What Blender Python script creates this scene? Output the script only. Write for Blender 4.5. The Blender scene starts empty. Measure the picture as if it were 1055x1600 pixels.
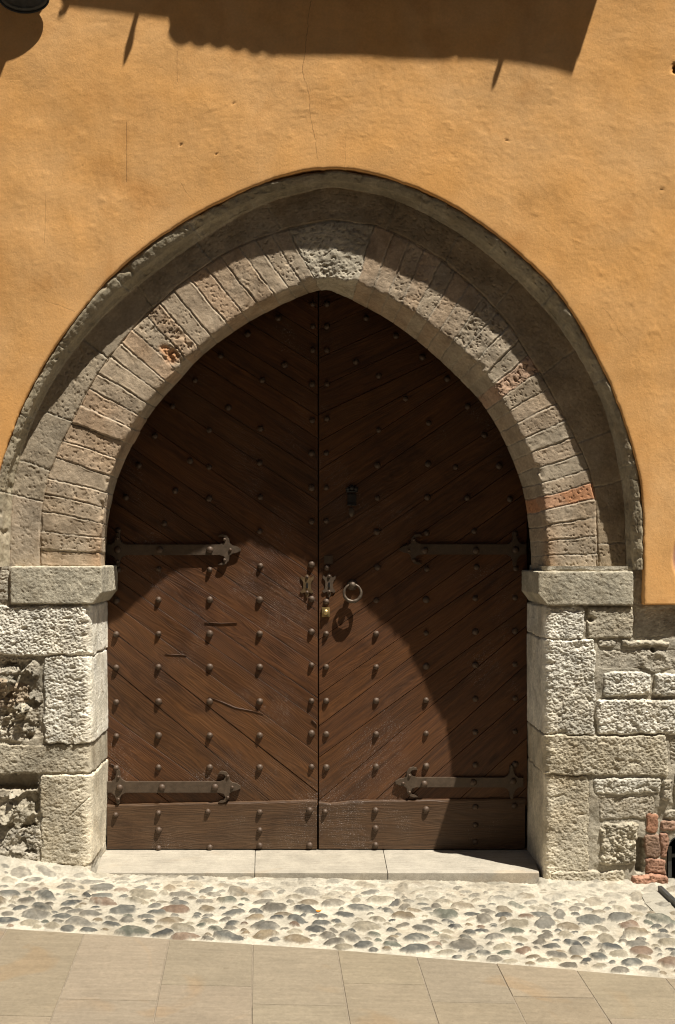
import bpy, bmesh, math, random
import numpy as np
from mathutils import Vector

# ------------------------------------------------------------------ camera, light, exposure
SC = bpy.context.scene
F = 1818.0          # focal length in photo pixels (photo 1055 x 1600)
D = 5.1             # camera to plaster plane
CX, CY = 497.0, 860.0   # where the wall's normal vanishes in the photo
ZC = 1.5
cd = bpy.data.cameras.new("camera"); cam = bpy.data.objects.new("camera", cd)
SC.collection.objects.link(cam); SC.camera = cam
cam.location = (0, -D, ZC); cam.rotation_euler = (math.radians(90), 0, 0)
cd.sensor_fit = 'VERTICAL'; cd.sensor_height = 36.0; cd.sensor_width = 24.0
cd.lens = 36.0 * F / 1600.0
cd.shift_x = (527.5 - CX) / 1600.0; cd.shift_y = (CY - 800.0) / 1600.0
cd.clip_start = 0.05; cd.clip_end = 500

LD = Vector((-1.12, 1.0, -3.52))            # direction the sunlight travels
world = bpy.data.worlds.new("World"); SC.world = world; world.use_nodes = True
wn = world.node_tree; sky = wn.nodes.new('ShaderNodeTexSky'); sky.sky_type = 'NISHITA'; sky.sun_disc = False
sky.sun_elevation = math.atan2(3.52, math.hypot(1.12, 1.0)); sky.sun_rotation = math.atan2(1.12, -1.0)
bg = wn.nodes['Background']; bg.inputs[1].default_value = 0.05
wn.links.new(sky.outputs[0], bg.inputs[0])
sl = bpy.data.lights.new("sun", 'SUN'); sl.energy = 5.0; sl.angle = math.radians(0.53); sl.color = (1.0, 0.95, 0.86)
so = bpy.data.objects.new("sun", sl); SC.collection.objects.link(so)
so.rotation_euler = LD.to_track_quat('-Z', 'Y').to_euler(); so.location = (4, -6, 12)
SC.view_settings.view_transform = 'Standard'; SC.view_settings.look = 'None'
SC.view_settings.exposure = 0.74; SC.view_settings.gamma = 1.0
SC.cycles.filter_width = 1.1; SC.cycles.max_bounces = 6; SC.cycles.diffuse_bounces = 4

rng = np.random.default_rng(11); random.seed(11)

# ------------------------------------------------------------------ helpers: projection
def P(px, py, Y):
    k = (D + Y) / F
    return ((px - CX) * k, Y, ZC - (py - CY) * k)
def PA(a, Y):
    a = np.asarray(a, float); Y = np.broadcast_to(np.asarray(Y, float), a.shape[:-1]); k = (D + Y) / F
    return np.stack([(a[..., 0] - CX) * k, Y, ZC - (a[..., 1] - CY) * k], -1)
YJ, YR, YB, YD = 0.038, 0.096, 0.31, 0.44     # jamb front, arch ring front, soffit back, door face
GA, GB = -0.0205, 0.057
G0 = ZC - 1.418
def gz(x, Y):
    x = np.asarray(x, float); Y = np.asarray(Y, float)
    return G0 + GA * (np.clip(x, -6, 6) + 1.394) + GB * np.clip(Y, -2.5, 1.0)
def G(px, py):                                # pixel -> point on the sloping ground
    rx, rz = (px - CX) / F, -(py - CY) / F
    # z = ZC + rz*d ; g = G0 + GA*(rx*d+1.394) + GB*(d-D)
    d = (G0 + GA * 1.394 - GB * D - ZC) / (rz - GA * rx - GB)
    return (rx * d, d - D)

# ------------------------------------------------------------------ helpers: noise
_perm = np.random.default_rng(5).permutation(256); _perm = np.concatenate([_perm, _perm, _perm])
_g = np.random.default_rng(6).normal(size=(256, 3)); _g /= np.linalg.norm(_g, axis=1)[:, None]
def perlin(x, y, z):
    x, y, z = np.broadcast_arrays(np.asarray(x, float), np.asarray(y, float), np.asarray(z, float))
    xi, yi, zi = np.floor(x).astype(int), np.floor(y).astype(int), np.floor(z).astype(int)
    xf, yf, zf = x - xi, y - yi, z - zi
    u, v, w = [t * t * t * (t * (t * 6 - 15) + 10) for t in (xf, yf, zf)]
    r = 0
    for i in (0, 1):
        for j in (0, 1):
            for k in (0, 1):
                h = _perm[_perm[_perm[(xi + i) & 255] + ((yi + j) & 255)] + ((zi + k) & 255)]
                g = _g[h]
                d = g[..., 0] * (xf - i) + g[..., 1] * (yf - j) + g[..., 2] * (zf - k)
                r = r + d * (u if i else 1 - u) * (v if j else 1 - v) * (w if k else 1 - w)
    return r * 1.5
def fbm(x, y, z, sc, oc=4, gain=0.5):
    a, s, r = 1.0, sc, 0
    for o in range(oc):
        r = r + a * perlin(np.asarray(x) * s + 17.3 * o, np.asarray(y) * s + 5.1 * o, np.asarray(z) * s + 9.7 * o)
        a *= gain; s *= 2.03
    return r
def sstep(a, b, x):
    t = np.clip((x - a) / (b - a), 0, 1); return t * t * (3 - 2 * t)

# ------------------------------------------------------------------ helpers: objects
COL = SC.collection
def tag(o, label=None, cat=None, group=None, kind=None):
    if label: o['label'] = label
    if cat: o['category'] = cat
    if group: o['group'] = group
    if kind: o['kind'] = kind
    return o
def thing(name, label, cat, loc=(0, 0, 0), group=None):
    o = bpy.data.objects.new(name, None); COL.objects.link(o); o.location = loc; o.empty_display_size = 0.1
    return tag(o, label, cat, group, 'thing')
def rootloc(p):
    v = Vector((0, 0, 0))
    while p is not None: v += Vector(p.location); p = p.parent
    return v
def put(name, me, mat, parent=None, loc=None):
    o = bpy.data.objects.new(name, me); COL.objects.link(o)
    if mat is not None and not me.materials: me.materials.append(mat)
    if parent is not None: o.parent = parent
    if loc is not None: o.location = Vector(loc) - rootloc(parent)
    elif parent is not None: o.location = -rootloc(parent)
    return o
def raw_mesh(V, Q, col=None, smooth=True, uv=None):
    V = np.asarray(V, np.float32).reshape(-1, 3); Q = np.asarray(Q, np.int32).reshape(-1, 4)
    used = np.zeros(len(V), bool); used[Q.ravel()] = True
    idx = np.cumsum(used) - 1; V = V[used]; Q = idx[Q].astype(np.int32)
    me = bpy.data.meshes.new("m"); me.vertices.add(len(V)); me.vertices.foreach_set('co', V.ravel())
    me.loops.add(Q.size); me.loops.foreach_set('vertex_index', Q.ravel())
    me.polygons.add(len(Q)); me.polygons.foreach_set('loop_start', np.arange(0, Q.size, 4, dtype=np.int32))
    me.polygons.foreach_set('use_smooth', np.full(len(Q), smooth))
    me.update(calc_edges=True)
    if col is not None:
        c = np.asarray(col, np.float32).reshape(-1, 3)[used]
        a = me.color_attributes.new('Col', 'FLOAT_COLOR', 'POINT')
        a.data.foreach_set('color', np.concatenate([c, np.ones((len(c), 1), np.float32)], 1).ravel())
    me.validate()
    return me
def grid_quads(n, m, flip=False):
    i = np.arange(n * m).reshape(n, m)
    q = np.stack([i[:-1, :-1], i[1:, :-1], i[1:, 1:], i[:-1, 1:]], -1).reshape(-1, 4)
    return q[:, ::-1] if flip else q
def grid_normals(V):
    du = np.gradient(V, axis=0); dv = np.gradient(V, axis=1)
    n = np.cross(du, dv); return n / (np.linalg.norm(n, axis=-1, keepdims=True) + 1e-12)
def bm_mesh(bm, smooth=False):
    me = bpy.data.meshes.new("m"); bm.normal_update(); bm.to_mesh(me); bm.free()
    if smooth:
        me.polygons.foreach_set('use_smooth', np.ones(len(me.polygons), bool))
    return me

# ------------------------------------------------------------------ materials
class NB:
    def __init__(s, name):
        s.m = bpy.data.materials.new(name); s.m.use_nodes = True; s.t = s.m.node_tree
        s.b = s.t.nodes['Principled BSDF']
    def n(s, ty, props=None, **ins):
        nd = s.t.nodes.new('ShaderNode' + ty)
        for k, v in (props or {}).items(): setattr(nd, k, v)
        for k, v in ins.items():
            key = int(k[1:]) if k[0] == '_' else k
            s.set(nd.inputs[key], v)
        return nd
    def set(s, sock, v):
        if isinstance(v, bpy.types.NodeSocket): s.t.links.new(v, sock)
        elif isinstance(v, bpy.types.Node): s.t.links.new(v.outputs[0], sock)
        else:
            if sock.type == 'RGBA' and len(v) == 3: v = (*v, 1)
            sock.default_value = v
    def math(s, op, a, b=0.0, c=None, clamp=False):
        nd = s.n('Math', {'operation': op, 'use_clamp': clamp}, _0=a, _1=b)
        if c is not None: s.set(nd.inputs[2], c)
        return nd.outputs[0]
    def noise(s, vec, scale, detail=4, rough=0.5, dist=0.0):
        return s.n('TexNoise', None, Vector=vec, Scale=scale, Detail=detail, Roughness=rough, Distortion=dist).outputs[0]
    def ramp(s, fac, *stops):
        r = s.n('ValToRGB', None, Fac=fac); e = r.color_ramp.elements
        while len(e) < len(stops): e.new(0.5)
        for el, (p, c) in zip(e, stops):
            el.position = p; el.color = (c, c, c, 1) if not hasattr(c, '__len__') else (*c, 1)
        return r.outputs[0]
    def mix(s, fac, a, b, mode='MIX'):
        nd = s.n('Mix', {'data_type': 'RGBA', 'blend_type': mode})
        s.set(nd.inputs[0], fac); s.set(nd.inputs[6], a); s.set(nd.inputs[7], b); return nd.outputs[2]
    def mapr(s, v, a, b, c, d):
        return s.n('MapRange', None, _0=v, _1=a, _2=b, _3=c, _4=d).outputs[0]
    def bump(s, h, dist, strength=1.0, normal=None):
        nd = s.n('Bump', None, Height=h, Distance=dist, Strength=strength)
        if normal is not None: s.set(nd.inputs['Normal'], normal)
        return nd.outputs[0]
    def vmul(s, v, xyz):
        return s.n('VectorMath', {'operation': 'MULTIPLY'}, _0=v, _1=xyz).outputs[0]
    def out(s, color=None, rough=0.85, normal=None, metal=0.0, spec=0.3):
        if color is not None: s.set(s.b.inputs['Base Color'], color)
        s.set(s.b.inputs['Roughness'], rough); s.set(s.b.inputs['Metallic'], metal)
        s.set(s.b.inputs['Specular IOR Level'], spec)
        if normal is not None: s.set(s.b.inputs['Normal'], normal)
        return s.m

def stone_mat(name, bump_fine=0.0012, bump_mid=0.002, var=0.5, rough=0.9, spec=0.2):
    b = NB(name); co = b.n('TexCoord').outputs['Object']; a = b.n('Attribute', {'attribute_name': 'Col'}).outputs['Color']
    n1 = b.noise(co, 9, 5, 0.6); n2 = b.noise(co, 70, 4, 0.65); n3 = b.noise(co, 330, 2, 0.6)
    f = b.math('MULTIPLY', b.mapr(n1, 0.3, 0.7, 1 - var * .6, 1 + var * .5), b.mapr(n2, 0.3, 0.7, 1 - var * .45, 1 + var * .4))
    f = b.math('MULTIPLY', f, b.mapr(n3, 0.3, 0.7, 0.86, 1.14))
    c = b.mix(1.0, a, b.n('CombineXYZ', None, _0=f, _1=f, _2=f).outputs[0], 'MULTIPLY')
    stain = b.ramp(b.noise(co, 4.3, 6, 0.65, 0.6), (0.52, 0.0), (0.66, 1.0))
    c = b.mix(b.math('MULTIPLY', stain, 0.45), c, b.mix(1.0, c, (0.62, 0.55, 0.46), 'MULTIPLY'))
    nm = b.bump(n2, bump_mid); nm = b.bump(n3, bump_fine, 1.0, nm)
    return b.out(c, rough, nm, 0, spec)
M_stone = stone_mat("limestone", 0.0022, 0.0026)
M_ring = stone_mat("arch_brick_stone", 0.0008, 0.0014, 0.45)
M_cobble = stone_mat("cobbles_in_mortar", 0.0006, 0.0012, 0.4, 0.75, 0.3)

def plaster_mat():
    b = NB("ochre_plaster"); co = b.n('TexCoord').outputs['Object']; a = b.n('Attribute', {'attribute_name': 'Col'}).outputs['Color']
    n1 = b.noise(co, 1.6, 5, 0.6, 0.3); n2 = b.noise(co, 7, 5, 0.62); n3 = b.noise(co, 95, 4, 0.6); n4 = b.noise(co, 420, 2, 0.6)
    c = b.mix(b.ramp(n1, (0.36, 0.0), (0.66, 1.0)), (0.735, 0.378, 0.122), (0.735, 0.425, 0.178))
    blot = b.ramp(b.noise(co, 3.1, 6, 0.6, 0.4), (0.54, 0.0), (0.74, 1.0))
    c = b.mix(b.math('MULTIPLY', blot, 0.8), c, (0.59, 0.285, 0.088))
    drip = b.noise(b.vmul(co, (7, 1, 0.55)), 1.0, 4, 0.6)
    f = b.math('MULTIPLY', b.mapr(n2, 0.3, 0.7, 0.90, 1.08), b.math('MULTIPLY', b.mapr(n3, 0.3, 0.7, 0.94, 1.06), b.mapr(drip, 0.3, 0.7, 0.94, 1.04)))
    c = b.mix(1.0, c, b.n('CombineXYZ', None, _0=f, _1=f, _2=f).outputs[0], 'MULTIPLY')
    c = b.mix(1.0, c, a, 'MULTIPLY')
    # hairline cracks and run marks
    sep = b.n('SeparateXYZ', None, _0=co); X, Z = sep.outputs[0], sep.outputs[2]
    wob = b.math('MULTIPLY', b.math('SUBTRACT', b.noise(co, 9, 4, 0.6), 0.5), 0.05)
    tot = None
    for (x0, y0, x1, y1, wd, wobk, st) in ((198, 190, 198, 284, .0016, .05, .55), (277, 80, 277, 128, .0014, .05, .5), (485, 0, 476, 110, .0013, 1, .6),
                                 (476, 110, 497, 250, .0012, 1, .55), (72, 300, 70, 380, .0012, .1, .35), (536, 325, 541, 210, .001, .6, .3),
                                 (283, 285, 305, 315, .0011, 1, .45), (70, 470, 118, 486, .0011, .8, .45), (940, 480, 985, 540, .001, 1, .3)):
        (ax, _, az), (bx, _, bz) = P(x0, y0, 0), P(x1, y1, 0)
        Lx, Lz = bx - ax, bz - az; L2 = Lx * Lx + Lz * Lz; L = math.sqrt(L2)
        px_ = b.math('SUBTRACT', X, ax); pz_ = b.math('SUBTRACT', Z, az)
        t = b.math('DIVIDE', b.math('ADD', b.math('MULTIPLY', px_, Lx), b.math('MULTIPLY', pz_, Lz)), L2)
        dd = b.math('DIVIDE', b.math('SUBTRACT', b.math('MULTIPLY', px_, Lz), b.math('MULTIPLY', pz_, Lx)), L)
        dd = b.math('ABSOLUTE', b.math('ADD', dd, b.math('MULTIPLY', wob, wobk)))
        m = b.math('MULTIPLY', b.mapr(dd, wd * .4, wd * 1.6, 1.0, 0.0), b.math('MULTIPLY', b.math('GREATER_THAN', t, 0.0), b.math('LESS_THAN', t, 1.0)))
        m = b.math('MULTIPLY', m, b.mapr(b.noise(co, 30, 3), 0.34, 0.5, 0.25, min(1, st * 1.1)))
        tot = m if tot is None else b.math('MAXIMUM', tot, m)
    c = b.mix(tot, c, (0.16, 0.075, 0.03))
    nm = b.bump(n3, 0.0009); nm = b.bump(n4, 0.0005, 1.0, nm)
    return b.out(c, 0.92, nm, 0, 0.15)
M_plaster = plaster_mat()

def wood_mat(name, base, dark, light):
    b = NB(name); uv = b.n('UVMap').outputs[0]; co = b.n('TexCoord').outputs['Object']
    w1 = b.noise(b.vmul(uv, (1.6, 9, 1)), 1.0, 3, 0.5); 
    sep = b.n('SeparateXYZ', None, _0=uv); u, v = sep.outputs[0], sep.outputs[1]
    vv = b.math('ADD', v, b.math('MULTIPLY', b.math('SUBTRACT', w1, 0.5), 0.20))
    rings = b.math('SINE', b.math('MULTIPLY', vv, 480.0))
    rings = b.mapr(rings, -1, 1, 0, 1)
    fine = b.noise(b.vmul(uv, (9, 330, 1)), 1.0, 4, 0.65)
    mid = b.noise(b.vmul(uv, (3.0, 55, 1)), 1.0, 4, 0.6, 0.4)
    big = b.noise(b.vmul(uv, (1.3, 6, 1)), 1.0, 3, 0.6)
    pc = b.n('Attribute', {'attribute_name': 'Col'}).outputs['Color']
    c = b.mix(b.ramp(mid, (0.32, 0.0), (0.68, 1.0)), dark, base)
    c = b.mix(b.math('MULTIPLY', b.ramp(big, (0.45, 0.0), (0.75, 1.0)), 0.55), c, light)
    f = b.math('MULTIPLY', b.mapr(fine, 0.3, 0.7, 0.74, 1.2), b.mapr(rings, 0, 1, 0.88, 1.06))
    c = b.mix(1.0, c, b.n('CombineXYZ', None, _0=f, _1=f, _2=f).outputs[0], 'MULTIPLY')
    c = b.mix(1.0, c, pc, 'MULTIPLY')
    dk = b.ramp(b.noise(co, 3.6, 5, 0.62, 0.8), (0.55, 0.0), (0.72, 1.0))
    c = b.mix(b.math('MULTIPLY', dk, 0.7), c, b.mix(1.0, c, (0.45, 0.40, 0.38), 'MULTIPLY'))
    # weathered grey patches towards the foot, knots, varnish glints painted as pale flecks
    sp = b.n('SeparateXYZ', None, _0=co)
    n5 = b.noise(co, 5.5, 5, 0.6)
    foot = b.math('MULTIPLY', b.mapr(sp.outputs[2], 0.55, 0.0, 0.0, 0.8), b.ramp(n5, (0.35, 0.25), (0.65, 1.0)))
    c = b.mix(foot, c, b.mix(0.5, c, (0.095, 0.062, 0.034)))
    kn = b.n('TexVoronoi', {'feature': 'F1'}, Vector=b.vmul(uv, (2.2, 7.0, 1)), Scale=1.0, Randomness=1.0).outputs[0]
    c = b.mix(b.ramp(kn, (0.03, 0.75), (0.11, 0.0)), c, b.mix(1.0, c, (0.35, 0.3, 0.28), 'MULTIPLY'))
    glintm = b.math('MULTIPLY', b.ramp(b.noise(co, 2.7, 4, 0.6), (0.53, 0.0), (0.63, 1.0)), b.ramp(b.noise(co, 230, 2, 0.7), (0.60, 0.0), (0.68, 1.0)))
    c = b.mix(b.math('MULTIPLY', glintm, 0.75), c, (0.36, 0.30, 0.27))
    h = b.math('ADD', b.math('MULTIPLY', fine, 0.5), b.math('ADD', b.math('MULTIPLY', rings, 0.35), b.math('MULTIPLY', mid, 0.9)))
    nm = b.bump(h, 0.0013); nm = b.bump(b.noise(co, 26, 4, 0.6), 0.002, 0.5, nm)
    r = b.math('ADD', b.mapr(n5, 0.3, 0.7, 0.42, 0.62), b.math('MULTIPLY', b.math('SUBTRACT', 0.6, fine), 0.3))
    return b.out(c, r, nm, 0, 0.35)
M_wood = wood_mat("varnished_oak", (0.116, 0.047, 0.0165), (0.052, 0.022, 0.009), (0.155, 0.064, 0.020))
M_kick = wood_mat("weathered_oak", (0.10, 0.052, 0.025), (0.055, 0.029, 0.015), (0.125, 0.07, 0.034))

def metal_mat(name, col, rough, metal, bumpd=0.0008):
    b = NB(name); co = b.n('TexCoord').outputs['Object']
    n1 = b.noise(co, 40, 5, 0.6); n2 = b.noise(co, 220, 3, 0.6)
    c = b.mix(b.ramp(n1, (0.4, 0.0), (0.7, 1.0)), col, tuple(x * 1.5 for x in col))
    c = b.mix(b.math('MULTIPLY', b.ramp(n2, (0.55, 0.0), (0.7, 1.0)), 0.4), c, (col[0] * 1.5 + .02, col[1] * 1.0 + .005, col[2] * .7))
    return b.out(c, b.mapr(n1, 0.3, 0.7, rough - .1, rough + .12), b.bump(n2, bumpd), metal, 0.5)
M_iron = metal_mat("brown_painted_iron", (0.066, 0.045, 0.028), 0.58, 0.15)
M_stud = metal_mat("stud_iron", (0.066, 0.042, 0.026), 0.55, 0.2)
M_brass = metal_mat("brass", (0.42, 0.32, 0.15), 0.45, 0.9, 0.0003)
M_ringm = metal_mat("worn_ring_metal", (0.075, 0.055, 0.037), 0.5, 0.4)
M_dark = metal_mat("dark_iron", (0.028, 0.026, 0.024), 0.5, 0.5)
M_lampm = metal_mat("lamp_metal", (0.055, 0.056, 0.052), 0.45, 0.4)
def flat_mat(name, col, sc=30, rough=0.9, bd=0.001, var=0.25):
    b = NB(name); co = b.n('TexCoord').outputs['Object']
    n1 = b.noise(co, sc, 5, 0.6); n2 = b.noise(co, sc * 9, 3, 0.6)
    f = b.math('MULTIPLY', b.mapr(n1, 0.3, 0.7, 1 - var, 1 + var), b.mapr(n2, 0.3, 0.7, 1 - var * .5, 1 + var * .5))
    c = b.mix(1.0, (*col, 1), b.n('CombineXYZ', None, _0=f, _1=f, _2=f).outputs[0], 'MULTIPLY')
    return b.out(c, rough, b.bump(n2, bd), 0, 0.25)
M_dim = flat_mat("dark_timber", (0.02, 0.012, 0.007))
M_core = flat_mat("wall_core_render", (0.30, 0.25, 0.18))
M_tile = flat_mat("terracotta", (0.30, 0.14, 0.075), 14)
M_street = flat_mat("street_asphalt", (0.16, 0.14, 0.115), 20)
M_grout = flat_mat("joint_mortar", (0.20, 0.165, 0.12), 40)
M_orange = flat_mat("orange_peel", (0.65, 0.22, 0.03), 60)
M_hole = flat_mat("cellar_dark", (0.012, 0.011, 0.010))
def slab_mat(name, col, veins):
    b = NB(name); co = b.n('TexCoord').outputs['Object']; a = b.n('Attribute', {'attribute_name': 'Col'}).outputs['Color']
    n1 = b.noise(co, 4, 6, 0.6, 0.4); n2 = b.noise(co, 60, 4, 0.6); n3 = b.noise(co, 380, 2, 0.7)
    streak = b.noise(b.vmul(co, (6, 55, 20)), 1.0, 4, 0.6)
    f = b.math('MULTIPLY', b.mapr(n1, 0.3, 0.7, 0.92, 1.07), b.math('MULTIPLY', b.mapr(n2, 0.3, 0.7, 0.90, 1.10), b.mapr(n3, 0.3, 0.7, 0.78, 1.22)))
    f = b.math('MULTIPLY', f, b.mapr(streak, 0.3, 0.7, 0.90, 1.09))
    c = b.mix(1.0, a, b.n('CombineXYZ', None, _0=f, _1=f, _2=f).outputs[0], 'MULTIPLY')
    st = b.ramp(b.noise(co, 2.3, 3, 0.5, 1.2), (0.60, 0.0), (0.68, 1.0))
    c = b.mix(b.math('MULTIPLY', st, veins), c, b.mix(1.0, c, (1.15, 0.86, 0.55), 'MULTIPLY'))
    spot = b.ramp(b.noise(co, 17, 3, 0.6), (0.64, 0.0), (0.74, 1.0))
    c = b.mix(b.math('MULTIPLY', spot, 0.3), c, b.mix(1.0, c, (0.5, 0.45, 0.4), 'MULTIPLY'))
    nm = b.bump(n2, 0.0012); nm = b.bump(n3, 0.0004, 1.0, nm)
    return b.out(c, 0.8, nm, 0, 0.25)
M_paver = slab_mat("sandstone_paving", None, 0.28)
M_step = slab_mat("pale_step_stone", None, 0.22)

# ------------------------------------------------------------------ traced curves (photo pixels)
C0 = np.array([(-22, 905), (-19, 884), (-18, 850), (-14, 800), (-8, 760), (0, 725), (10, 700), (25, 655), (45, 610), (70, 565), (95, 527), (120, 495), (145, 462), (170, 435), (207, 400),
      (250, 369), (300, 337), (350, 311), (400, 289), (430, 277), (480, 265), (515, 262), (545, 263), (577, 269), (627, 284), (677, 304), (727, 332), (777, 367), (815, 399),
      (852, 432), (887, 475), (912, 517), (937, 565), (957, 605), (977, 660), (992, 710), (1002, 750), (1006, 795), (1007, 840), (1007, 890), (1007, 910)], float)
C1 = np.array([(14, 905), (15, 884), (16, 850), (18, 785), (26, 735), (40, 688), (58, 645), (82, 597), (108, 559), (140, 518), (180, 478), (222, 442), (265, 409), (320, 371), (380, 335),
      (437, 309), (480, 295), (510, 290), (525, 290), (556, 294), (593, 303), (636, 320), (680, 342), (717, 363), (764, 399), (807, 437), (847, 478), (882, 521), (912, 569), (935, 615),
      (954, 665), (966, 725), (974, 775), (978, 825), (979, 890), (979, 910)], float)
C4 = np.array([(164, 905), (164, 886), (165, 870), (167, 825), (173, 790), (180, 760), (190, 730), (205, 700), (225, 662), (250, 627), (280, 595), (310, 560), (345, 532), (390, 502), (435, 478),
      (474, 461), (499, 452), (516, 452), (531, 458), (551, 469), (579, 484), (607, 499), (640, 523), (677, 553), (727, 600), (757, 635), (782, 675), (802, 720), (817, 762), (824, 800), (829, 850), (831, 890), (831, 910)], float)
ST = np.array([(62, 886, 158, 886), (62, 858, 157, 864), (63, 831, 158, 839), (65, 799, 161, 818), (70, 772, 163, 793), (75, 746, 167, 770), (87, 716, 174, 744), (98, 689, 183, 716),
      (112, 661, 194, 690), (126, 634, 205, 668), (140, 607, 219, 649), (153, 583, 232, 630), (172, 557, 246, 612), (190, 535, 261, 596), (207, 514, 277, 579), (228, 492, 293, 562),
      (250, 472, 311, 545), (271, 453, 331, 527), (295, 434, 356, 507), (320, 416, 380, 490), (344, 401, 404, 476), (372, 386, 430, 463), (398, 375, 453, 452), (424, 366, 475, 446),
      (450, 357, 493, 438), (516, 344, 516, 435), (585, 352, 557, 446), (616, 364, 582, 454), (640, 375, 605, 465), (664, 389, 626, 478), (690, 405, 647, 491), (712, 424, 666, 504),
      (735, 443, 684, 519), (757, 464, 707, 535), (777, 486, 724, 551), (796, 508, 742, 568), (812, 532, 757, 585), (826, 555, 769, 603), (842, 580, 782, 624), (858, 606, 794, 644),
      (870, 630, 805, 664), (884, 655, 817, 687), (898, 682, 827, 710), (911, 708, 837, 732), (921, 733, 844, 755), (926, 755, 848, 775), (930, 780, 850, 798), (932, 808, 853, 822),
      (933, 838, 854, 845), (934, 864, 855, 868), (934, 890, 856, 890)], float)
def ray_poly(p, d, poly):
    best = None
    for a, b in zip(poly[:-1], poly[1:]):
        e = b - a; den = d[0] * e[1] - d[1] * e[0]
        if abs(den) < 1e-9: continue
        w = a - p
        t = (w[0] * e[1] - w[1] * e[0]) / den; q = (w[0] * d[1] - w[1] * d[0]) / den
        if -1e-6 <= q <= 1 + 1e-6 and t > -60 and (best is None or abs(t) < abs(best)): best = t
    return p + d * best
def smooth(a, k):
    for _ in range(k):
        b = a.copy(); b[1:-1] = 0.25 * a[:-2] + 0.5 * a[1:-1] + 0.25 * a[2:]; a = b
    return a
def resample(poly, n):
    s = np.concatenate([[0], np.cumsum(np.linalg.norm(np.diff(poly, axis=0), axis=1))]); t = np.linspace(0, s[-1], n)
    return np.stack([np.interp(t, s, poly[:, 0]), np.interp(t, s, poly[:, 1])], -1)
def densify(poly): return smooth(resample(poly, 600), 60)
C0d, C1d, C4d = densify(C0), densify(C1), densify(C4)
p2, p3 = ST[:, :2], ST[:, 2:]
sc0, sc1, sc4 = [], [], []
for a, b in zip(p2, p3):
    d = (a - b) / np.linalg.norm(a - b)
    sc1.append(ray_poly(a, d, C1d)); sc0.append(ray_poly(a, d, C0d))
    sc4.append(ray_poly(b, -d, C4d))
sc0, sc1, sc4 = map(np.array, (sc0, sc1, sc4))
NS = 1150
slen = np.concatenate([[0], np.cumsum(np.linalg.norm(np.diff(p3 * .5 + p2 * .5, axis=0), axis=1))])      # station positions, px
sg = np.linspace(0, slen[-1], NS)
def along(c, k=14):
    o = np.stack([np.interp(sg, slen, c[:, 0]), np.interp(sg, slen, c[:, 1])], -1); return smooth(o, k)
A0, A1, A2, A3, A4 = along(sc0, 60), along(sc1, 60), along(p2, 8), along(p3, 8), along(sc4, 30)
stf = np.interp(sg, slen, np.arange(len(slen)))         # fractional station index along s

# ------------------------------------------------------------------ THE STONE DOORWAY (arch, imposts, jambs)
doorway = thing('stone_doorway', 'weathered pointed stone and brick arch with pale stone jambs framing the wooden doors', 'door surround', (0, YR, 0.05))
K0 = (D + YR) / F
# rows across the section: (curve weights, Y, zone)
rows = []
def lerp(a, b, t): return a + (b - a) * t
prof = [(0, .03), (.03, .018), (.10, .010), (.18, .010), (.40, .018), (.58, .028), (.66, .046), (.74, .066), (.84, .073), (.92, .078), (1, YR)]
pt, py_ = zip(*prof)
for t in np.linspace(0, 1, 40)[:-1]: rows.append((lerp(A0, A1, t), np.interp(t, pt, py_), 0, t))
for t in np.linspace(0, 1, 54)[:-1]: rows.append((lerp(A1, A2, t), YR, 1, t))
for t in np.linspace(0, 1, 86)[:-1]:
    w = (1 - t) * 0.27                               # metres to the intrados edge
    rows.append((lerp(A2, A3, t), YR + 0.010 * np.exp(-w / 0.006), 2, t))
for t in np.linspace(0, 1, 56):
    rows.append((lerp(A3, A4, t), YR + 0.010 + (YB - YR - 0.010) * t, 3, t))
out_dir = A4 - np.array([497., 800.]); out_dir /= np.linalg.norm(out_dir, axis=1)[:, None]
for kpx, Y in ((20, YB + .005), (60, YB + .006), (62, 0.54)): rows.append((A4 + out_dir * kpx, Y, 4, 0))
V = np.stack([PA(r[0], r[1]) for r in rows], 1)         # NS x NR x 3
zone = np.array([r[2] for r in rows]); rt = np.array([r[3] for r in rows]); NR = len(rows)
N = grid_normals(V)
if N[NS // 2, 100, 1] > 0: N = -N
SX = np.broadcast_to(sg[:, None] * K0, (NS, NR)); STF = np.broadcast_to(stf[:, None], (NS, NR))
x, y, z = V[..., 0], V[..., 1], V[..., 2]
def joint_dist(js, wob):
    """metres to the nearest joint of the list (given as station indices)"""
    jp = np.interp(js, np.arange(len(slen)), slen) * K0
    d = np.abs(SX[..., None] + wob[..., None] - jp[None, None, :]); return d.min(-1)
wob = 0.006 * fbm(x, y, z, 8, 2) + 0.0025 * fbm(x, y, z, 45, 2)
nring = len(ST)
KEY = (24, 26)                                     # stations bounding the keystone
jr = np.array([i for i in range(nring) if i != 25], float)
jb = np.array([3.6, 5.4, 8.1, 11.9, 15.6, 19.5, 23.6, 26.6, 30.2, 33.8, 38.2, 42.4, 45.3, 48.5])
jm = np.array([3.6, 7.6, 11.2, 15.2, 19.8, 23.0, 27.8, 32.0, 35.5, 40.0, 44.5])
dr, db, dm = joint_dist(jr, wob), joint_dist(jb, wob), joint_dist(jm, wob)
SXW = SX + wob
def cell(js):
    jp = np.interp(js, np.arange(len(slen)), slen) * K0
    return np.searchsorted(jp, SXW)
cr, cb, cm = cell(jr), cell(jb) + 200, cell(jm) + 300
iszone = lambda k: np.broadcast_to(zone[None, :] == k, (NS, NR))
ringz = iszone(2) | iszone(3)
cid = np.where(ringz, cr, np.where(iszone(1), cb, cm))
rs = np.random.default_rng(3)
off = rs.normal(0, 0.0014, 600); tilt = rs.normal(0, 0.012, 600); ruf = rs.uniform(0.4, 1.05, 600); pit = rs.uniform(0.1, 1.1, 600)
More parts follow.
